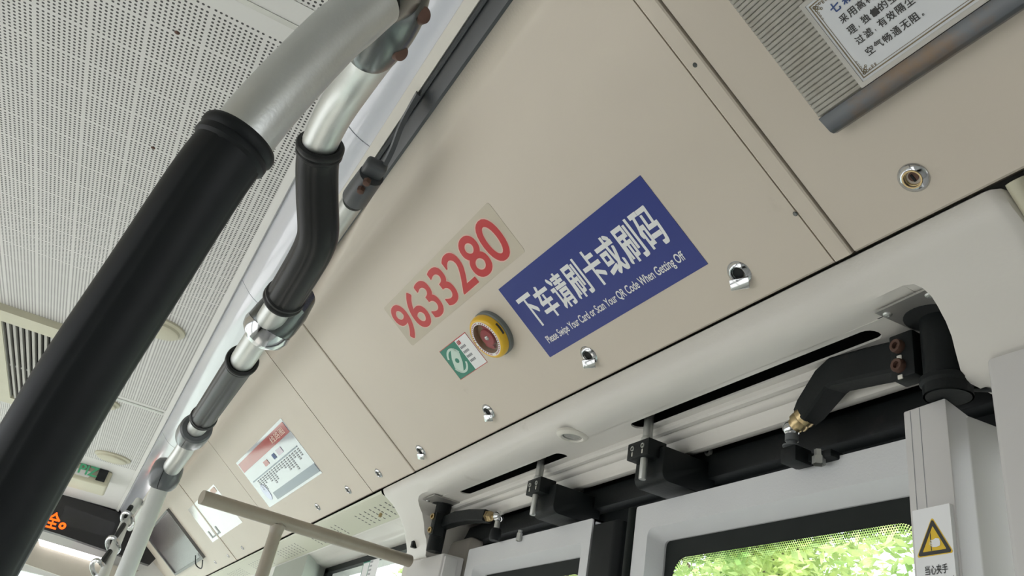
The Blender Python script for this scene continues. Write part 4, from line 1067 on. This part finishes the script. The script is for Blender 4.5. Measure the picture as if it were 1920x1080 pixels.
# casting that joins it to the second tube
t2 = thing('rail_joint', 'worn grey cast metal joint with two screws where the two handrails meet at the top', 'rail fitting', dep(740, 40, .60))
c_ = smoothpath([dep(*q) for q in ((752, -75, .60), (742, -30, .600), (732, 8, .605), (713, 55, .625), (692, 101, .650))], 5)
n = len(c_); bm = B()
rad = [.0262 + .001 * math.sin(math.pi * i / (n - 1)) for i in range(n)]
for i in range(n):
    f = i / (n - 1)
    if f > .55: rad[i] *= 1 - .27 * ((f - .55) / .45) ** 2
tube(bm, c_, rad, 40)
s_ = smoothpath([dep(704, 2, .534), dep(716, -6, .545), dep(728, -14, .565), dep(738, -20, .590)], 5)
tube(bm, s_, [.0172 + .005 * (i / 15) for i in range(16)], 48)
tube(bm, [c_[0], Vector((c_[0].x, c_[0].y, ZC - .006))], .019, 32); lathe(bm, (c_[0].x, c_[0].y, ZC), (0, 0, -1), [(0, .012), (.030, .012), (.034, .008), (.036, 0)], 32)
obj('casting', bm, 'cast', t2)
for (px, py, D) in ((748, 97, .622), (790, 28, .600)):
    bm = B(); P = dep(px, py, D); lathe(bm, P, (dep(px, py, D) - dep(700, 70 if py > 50 else 20, .64)).normalized(), [(0, .004), (.003, .0045), (.0062, .0035), (.0072, 0), (.0072, -.006)], 24); obj('screw', bm, 'rust', t2)
# second tube, bent grip, joint, and on down the bus
k1 = [dep(*q) for q in ((712, 85, .64), (692, 112, .66), (662, 158, .72), (628, 210, .765), (604, 258, .80))]
k2 = [dep(*q) for q in ((598, 276, .81), (595, 310, .825), (595, 370, .84), (597, 430, .855), (591, 458, .868), (574, 492, .89), (543, 543, .93), (531, 562, .945))]
Pf = dep(505, 601, .975)
def xl(px, py): d = ray(px, py); return Vector((d.x * (.41 / d.z), -.0885 * .41 / .41, .41))
zr = Pf.z; yr = Pf.y
fx = lambda px, py: Pf + Vector((1, 0, 0)) * (onz(px, py, zr).x - Pf.x)
line = [Pf, fx(465, 662), fx(375, 795), fx(366, 811), dep(345, 845, 1.485), dep(314, 888, 1.545)]
full = smoothpath(k1 + k2, 6) + line
t = thing('handrail', 'second handrail with shiny bent black grip, running on down the bus to the ball fitting', 'handrail', line[-1], 'bent handrails under the ceiling')
bm = B(); tube(bm, full, [.0178 if p.x < .80 else .0166 for p in full], 40); obj('tube', bm, 'alu', t)
gp = smoothpath([dep(601, 272, .808)] + k2[1:] , 8); grip(gp, .0217, '', t)
ga, gb = fx(456, 676), fx(378, 782)
grip([ga + (gb - ga) * k / 8 for k in range(9)], .0203, '', t)
def clamp(P, ax, px_name, label, L=.05, r0=.0185, r1=.0265, mt='fit', elong=None):
    t = thing('rail_clamp', label, 'rail fitting', P - ax * L / 2, 'grey fittings on the handrail')
    bm = B(); prof = [(r0, -L * .5), (r1 * .85, -L * .5), (r1 * .97, -L * .46), (r1, -L * .38), (r1 * 1.02, 0), (r1, L * .3), (r1 * .95, L * .42), (r1 * .84, L * .5), (r0, L * .5)]
    lathe(bm, P, ax, prof, 40)
    if elong:
        off, l2 = elong
        tube(bm, [P + off, P + off * 1.0 + ax * -l2], [r1 * .95, r1 * .9], 28)
    obj('body', bm, mt, t)
    bm = B(); u = ax.orthogonal().normalized(); q = (Rv * -1); q = (q - ax * q.dot(ax)).normalized(); w_ = ax.cross(q)
    q2 = (q + w_ * -.25).normalized()
    ww = ax.cross(q2)
    prism(bm, [P + q2 * (r1 * 1.0) + ww * .0004 - ax * L * .48, P + q2 * (r1 * 1.03) + ww * .0004 - ax * L * .1, P + q2 * (r1 * 1.035) + ww * .0004 + ax * L * .1, P + q2 * (r1 * .97) + ww * .0004 + ax * L * .44, P + q2 * (r1 * .9) + ww * .0004], ww * -.0008)
    obj('split_line', bm, 'void', t)
    return t
X = Vector((1, 0, 0))
# U-shaped chrome clamp holding two tubes
P = Pf + (fx(485, 628) - Pf) * .9; axd = (Pf - k2[-1]).normalized()
t = thing('rail_clamp', 'U-shaped chromed fitting around the handrail just below the bent grip', 'rail fitting', P, 'grey fittings on the handrail')
bm = B(); cp = [dep(552, 552, 1.005), dep(535, 575, .985), dep(515, 598, .985), dep(502, 612, .985), dep(493, 622, .985)]
cp = [p + Rv * .006 for p in cp]
pr = []
for k in range(48):
    a = 2 * math.pi * k / 48; pr.append((math.cos(a), math.sin(a)))
tube(bm, cp, [.026, .0285, .0295, .0290, .0262], prof=pr); obj('body', bm, 'cast', t)
bm = B(); cp2 = [dep(503, 611, .985) + Rv * .006, dep(497, 619, .985) + Rv * .006, dep(491, 626, .986) + Rv * .006, dep(486, 632, .988) + Rv * .006]; tube(bm, cp2, [.0298, .0305, .0285, .022], 48); obj('polished_lip', bm, 'chrome', t)
c2 = fx(366, 812)
clamp(c2, X, '', 'grey fitting on the handrail below the second black grip', .075, .0172, .0285)
t = thing('rail_clamp', 'dark grey ball-shaped fitting where the vertical pole meets the handrail', 'rail fitting', dep(311, 891, 1.54) - Vector((0, 0, .03)), 'grey fittings on the handrail')
bm = B(); Pb = dep(311, 889, 1.54); axb = Vector((.35, 0, -.94)).normalized(); lathe(bm, Pb, axb, [(0, -.029), (.014, -.0285), (.022, -.0255), (.0268, -.018), (.0288, -.006), (.0288, .006), (.0265, .018), (.0215, .0265), (.017, .029), (0, .0292)], 40); obj('body', bm, 'fit', t)
bm = B(); q = (-Rv + Rd * .25).normalized(); ax = axb; q = (q - ax * q.dot(ax)).normalized(); ww = ax.cross(q)
arc = [Pb + ax * h + q * r * 1.008 for r, h in ((.014, -.029), (.0222, -.0257), (.027, -.018), (.029, -.006), (.029, .006), (.0267, .018), (.0217, .0266))]
for A_, B_ in zip(arc, arc[1:]): prism(bm, [A_ + ww * .0006, B_ + ww * .0006, B_ - ww * .0006, A_ - ww * .0006], q * -.002)
obj('split_line', bm, 'void', t)
# vertical pole under it
Pp_ = dep(306, 900, 1.54)
t = thing('vertical_pole', 'grey painted vertical pole running down from the ball fitting out of the photo', 'pole', Vector((Pp_.x, Pp_.y, -EYE)))
bm = B(); tube(bm, [(Pp_.x, Pp_.y, Pp_.z), (Pp_.x, Pp_.y, -EYE)], .0162, 40); obj('tube', bm, 'grpnt', t)
# overhead rail on a dark bracket
R1 = onz(652, 393, .72); yb_ = R1.y
t = thing('overhead_rail', 'grey overhead rail held by the dark two-bolt bracket, running behind the bent grip', 'handrail', Vector((R1.x, yb_, .72)))
bm = B(); tube(bm, [(R1.x - .03, yb_, .72), (5.2, yb_, .72)], .0178, 32); obj('tube', bm, 'alud', t)
br = thing('rail_bracket', 'dark grey metal bracket with two rusty bolts fixed to the dark strip', 'bracket', Vector((R1.x, yb_, .72)))
e0 = onz(660, 378, .72)
bm = B(); brp = [dep(*q) for q in ((657, 386, 1.325), (668, 368, 1.31), (683, 345, 1.29))]
bp = [(e0.x - .012, yb_, .722), (e0.x - .04, yb_, .722), (e0.x - .080, yb_ - .002, .728)]
pr = []
for k in range(32):
    a = 2 * math.pi * k / 32; pr.append((math.cos(a), math.sin(a)))
tube(bm, bp, [.0215, .0212, .020], prof=pr)
box(bm, (bp[2][0] - .03, yb_ - .018, .722), (bp[2][0] + .05, yb_ + .016, .742), .006, 3)
tube(bm, smoothpath([(bp[2][0] - .01, yb_ - .012, .735), (bp[2][0] - .045, yb_ - .012, .755), (bp[2][0] - .07, yb_ - .01, .79), (bp[2][0] - .11, yb_ - .012, .822)], 5), .010, prof=[(1, .35), (1, -.35), (-1, -.35), (-1, .35)])
obj('plate', bm, 'dgrey', br, smooth=45)
for px, py in ((687, 343), (676, 358)):
    P = onz(px, py, .700); bm = B(); lathe(bm, P, (-.25, .1, -1), [(0, .0035), (.003, .0035), (.0055, .0025), (.0062, 0), (.0062, -.006)], 6); obj('bolt', bm, 'rust', br)
# far rail bending down with strap rings behind the pole
fr_p = smoothpath([dep(*q) for q in ((262, 938, 3.9), (240, 968, 3.8), (222, 1010, 3.5), (205, 1050, 3.3), (190, 1090, 3.1))], 5)
t = thing('far_handrail', 'thin grey rail with strap rings seen left of and behind the vertical pole', 'handrail', fr_p[-1])
bm = B(); tube(bm, fr_p, .020, 20); obj('tube', bm, 'grpnt', t)
for (px, py, D) in ((239, 974, 3.7), (212, 1022, 3.4), (184, 1066, 3.2)):
    P = dep(px, py, D); bm = B(); ring = [P + (Rr * .55 + Rd * .2).normalized() * .026 * math.cos(2 * math.pi * k / 20) + Rd * .032 * math.sin(2 * math.pi * k / 20) for k in range(21)]
    tube(bm, ring, .009, 10, cap=False); obj('strap_ring', bm, 'chrome', t)
for a_, b_ in (((246, 950, 3.78), (234, 968, 3.7)), ((232, 984, 3.6), (215, 1010, 3.45)), ((206, 1034, 3.3), (190, 1056, 3.2))):
    bm = B(); tube(bm, [dep(*a_), dep(*b_)], .011, 10); obj('strap', bm, 'rub', t)
# beige T-shaped rail
TA, TB = dep(378, 932, 1.60), dep(768, 1052, 1.90)
t = thing('t_handrail', 'beige scratched T-shaped handrail crossing in front of the route poster panel', 'handrail', dep(505, 975, 1.7))
bm = B(); tube(bm, [TA, TB], .0142, 32); obj('top_bar', bm, 'beige', t)
J = TA + (TB - TA) * .30
J = TA + (TB - TA) * .335
bm = B(); tube(bm, [(J.x, J.y, J.z - .002), (J.x, J.y, -1.1)], .0135, 32)
lathe(bm, (J.x, J.y, J.z - .028), (0, 0, 1), [(.0136, 0), (.0145, .008), (.017, .018)], 32); obj('upright', bm, 'beige', t)

# ================================================================== CEILING FITTINGS
def dome(px, py, r, label):
    P = onz(px, py, ZC); P.z = ZC
    t = thing('ceiling_speaker', label, 'speaker', P, 'round cream ceiling speakers')
    bm = B(); lathe(bm, P, (0, 0, -1), [(0, .022), (r * .7, .020), (r * .80, .017), (r * .84, .010), (r * .88, .009), (r, .006), (r, -.004)], 48); obj('cover', bm, 'cream2', t)
for px, py, l in ((332, 61, 'small brown speck on the punched ceiling nearest the top of the photo'), (287, 277, 'small brown speck on the punched ceiling left of the thick handrail collar')):
    P = onz(px, py, ZC); bm = B(); lathe(bm, P, (0, 0, -1), [(0, .0022), (.0026, .002), (.0042, .0008), (.0046, -.001)], 14)  # small raised domes standing in for dirt specks on the sheet
    tag(obj('ceiling_speck', bm, 'rust'), l, 'speck', 'brown specks on the ceiling')
dome(300, 612, .075, 'round cream speaker on the ceiling just right of the thick black grip')
dome(212, 856, .085, 'round cream speaker on the ceiling near the green-lettered box')
dome(196, 752, .06, 'round cream speaker half hidden behind the thick black grip')
# roof vent with louvres
q = [onz(*p, ZC) for p in ((8, 590), (100, 627))]
x0, y1, y0 = q[0].x, q[0].y, .27
t = thing('roof_vent', 'cream framed roof grille with dark louvres at the left edge behind the thick grip', 'vent', (x0, (y0 + y1) / 2, ZC))
CFv = Fr((0, 0, ZC), (1, 0, 0), (0, -1, 0))
xe = 3.75
bm = B(); filled(bm, CFv, [rrect(x0 - .10, -y1 - .10, xe + .10, -y0 + .05, .03, 4), rrect(x0, -y1, xe, -y0, .004, 3)], .022, .026); obj('frame', bm, 'cream2', t)
bm = B(); filled(bm, CFv, [rrect(x0, -y1, xe, -y0, 0)], .002, .001); obj('backing', bm, 'void', t, smooth=0)
bm = B(); y = y0 + .006
while y < y1:
    box(bm, (x0, y, ZC - .018), (xe, y + .008, ZC - .003)); y += .019
obj('louvres', bm, 'gink' if False else mat('louvre_grey', (.40, .39, .36), .5, noise=.1, nscale=20), t, smooth=0)
# box with green writing at the front of the ceiling
a = onz(150, 862, ZC); b = onz(213, 885, ZC)
t = thing('clock_box', 'cream box with faint green writing on the ceiling in front of the black sign', 'display box', (a.x, (a.y + b.y) / 2, ZC))
Pq = onx(216, 878, 4.75); Pl = onx(140, 856, 4.75); Pb_ = onx(205, 915, 4.75)
y0, y1 = Pq.y, Pl.y + .12; zt_, zb_ = ZC, Pb_.z
bm = B(); box(bm, (4.75, y0, zb_), (5.05, y1, zt_), .012, 3); obj('case', bm, 'cream2', t)
XFm = Fr((4.75, 0, 0), (0, -1, 0), (0, 0, 1))     # N = -x
bm = B(); filled(bm, XFm, [rrect(-y1 + .03, zb_ + .02, -y0 - .10, zt_ - .03, .006, 3)], .012, .012); obj('face', bm, 'shell', t)
bm = B(); qa = fuv(XFm, 152, 870, .013); qb = fuv(XFm, 184, 886, .013); text(bm, XFm, 'PIZ', qa[0], qa[1] - .045, qb[0], qa[1] + .005, .0135, .02)
obj('green_writing', bm, 'greenlcd', t, smooth=0)
bm = B(); qa = fuv(XFm, 188, 878, .013); qb = fuv(XFm, 199, 905, .013); filled(bm, XFm, [rrect(qa[0], qb[1], qa[0] + .045, qa[1], .003, 2)], .013, .012); obj('dark_opening', bm, 'void', t, smooth=0)
# front bulkhead, LED sign
struct_x = 6.05
bm = B(); box(bm, (6.05, WR, .72), (6.12, WL, .93)); box(bm, (6.05, WR, .50), (6.09, .1, .93)); struct('trim_18', bm, 'shell')
SX = 5.98
SF = Fr((SX, 0, 0), (0, -1, 0), (0, 0, 1))
def suv(px, py): return fuv(SF, px, py)
pts = [suv(*p) for p in ((60, 915), (121, 932), (228, 967), (240, 975), (303, 1036), (277, 1062), (110, 1005), (20, 978))]
t = thing('led_sign', 'long black sign box with orange glowing characters across the front of the bus', 'led sign', SF(pts[5][0], pts[5][1], 0))
bm = B(); filled(bm, SF, [pts], .10, .10); obj('case', bm, 'sign', t, smooth=30)
q = [suv(*p) for p in ((122, 952), (215, 985), (205, 1012), (108, 985))]
bm = B(); filled(bm, SF, [[(a_[0], a_[1]) for a_ in q]], .102, .002); obj('window', bm, mat('sign_window', (.03, .03, .034), .15, noise=.2, nscale=20), t, smooth=0)
a = fuv(SF, 90, 990, .102); b = fuv(SF, 112, 962, .102); c = fuv(SF, 125, 990, .102)
bm = B(); e_ = .012
def ob(a_, b_, th=.010):
    A_ = Vector(a_); B_ = Vector(b_); d_ = (B_ - A_).normalized(); n_ = Vector((-d_.y, d_.x)) * th / 2
    filled(bm, SF, [[tuple(A_ - n_), tuple(B_ - n_), tuple(B_ + n_), tuple(A_ + n_)]], .1035, .001)
g0 = Vector(fuv(SF, 104, 975, .102)); hh = .060
text(bm, SF, '全', g0.x - hh * .8, g0.y - hh * .9, g0.x + hh * .45, g0.y + hh * .75, .1035, .02)
g1 = Vector(fuv(SF, 117, 986, .102)); filled(bm, SF, [circ(g1.x, g1.y, .021, 20), circ(g1.x, g1.y, .008, 12)], .1035, .001)
obj('glowing_characters', bm, 'led', t, smooth=0)
# header lamp and beige panel below the sign
q = [suv(*p) for p in ((72, 1012), (192, 1048), (188, 1058), (75, 1024))]
t = thing('header_lamp', 'lit white lamp strip below the black sign at the front', 'lamp', SF(q[0][0], q[0][1], 0))
bm = B(); filled(bm, SF, [q], .05, .028); obj('tube', bm, 'lampon', t, smooth=0)
q = [suv(*p) for p in ((20, 1000), (190, 1056), (260, 1070), (200, 1110), (60, 1062), (0, 1040))]
bm = B(); filled(bm, SF, [q], .02, .04); tag(obj('front_panel', bm, mat('beige_front', (.42, .39, .33), .5, noise=.08, nscale=10)), 'beige panel under the lit lamp strip at the front of the bus', 'panel')

# ================================================================== OUTSIDE
bm = B(); box(bm, (-30, -30, -2.3), (40, 30, -2.1)); o = obj('road', bm, 'road'); o['kind'] = 'structure'
def tree(x, y, h, r, seed, label, n=9000):
    rnd = random.Random(seed); z0 = -2.1
    t = thing('roadside_tree', label, 'tree', (x, y, z0), 'trees outside the door')
    bm = B(); top = Vector((x, y, z0 + h * .8)); tube(bm, smoothpath([(x, y, z0), (x + .1, y, z0 + h * .3), (x - .05, y + .1, z0 + h * .55), top], 4), [.16 - .01 * k for k in range(13)], 12)
    for k in range(7):
        a = rnd.random() * 6.28; s = Vector((x, y, z0 + h * (.3 + .06 * k))); tube(bm, [s, s + Vector((math.cos(a) * r * .5, math.sin(a) * r * .4, h * .12)), s + Vector((math.cos(a) * r * .85, math.sin(a) * r * .7, h * .2))], [.05, .035, .015], 8)
    obj('trunk', bm, 'bark', t)
    blobs = [(Vector((x + rnd.uniform(-r, r) * .72, y + rnd.uniform(-r, r) * .5, z0 + h * rnd.uniform(.34, .93))), r * rnd.uniform(.26, .42)) for _ in range(34)]
    vs, fs = [], []
    for _ in range(n):
        c, br_ = rnd.choice(blobs); d = Vector((rnd.gauss(0, 1), rnd.gauss(0, 1), rnd.gauss(0, 1))).normalized() * br_ * rnd.random() ** .4
        p = c + d; u = Vector((rnd.gauss(0, 1), rnd.gauss(0, 1), rnd.gauss(0, .6))).normalized(); w_ = u.cross(Vector((rnd.gauss(0, 1), rnd.gauss(0, 1), rnd.gauss(0, 1)))).normalized()
        L, Wd = rnd.uniform(.05, .09), rnd.uniform(.022, .035); i = len(vs)
        vs += [p - u * L, p + w_ * Wd, p + u * L, p - w_ * Wd]; fs.append((i, i + 1, i + 2, i + 3))
    me = bpy.data.meshes.new('foliage'); me.from_pydata([tuple(v - Vector((x, y, z0))) for v in vs], [], fs); me.materials.append(M['leaves'])
    o = bpy.data.objects.new('foliage', me); S.collection.objects.link(o); o.parent = t
for i, (x, y, h, r, l) in enumerate(((3.4, -6.3, 7.4, 1.75, 'bright green tree behind the right edge of the right door window'), (7.1, -6.5, 7.6, 1.75, 'bright green tree behind the left half of the right door window'), (10.8, -6.4, 7.4, 1.75, 'bright green tree behind the left door window'), (14.5, -6.4, 7.6, 1.75, 'pale tree behind the window left of the door'),
                                     (6.0, -12.2, 10.5, 3.2, 'taller tree farther back behind the right door window'), (13.5, -12.4, 10.5, 3.2, 'taller tree farther back behind the left door window'), (21, -12.4, 10.5, 3.2, 'far tall tree at the left end of the row'))):
    tree(x, y, h, r, 10 + i, l, 22000)

# lift everything from the eye frame to the floor frame
for o in S.objects:
    if o.parent is None and o.type in ('MESH', 'EMPTY'): o.location.z += EYE
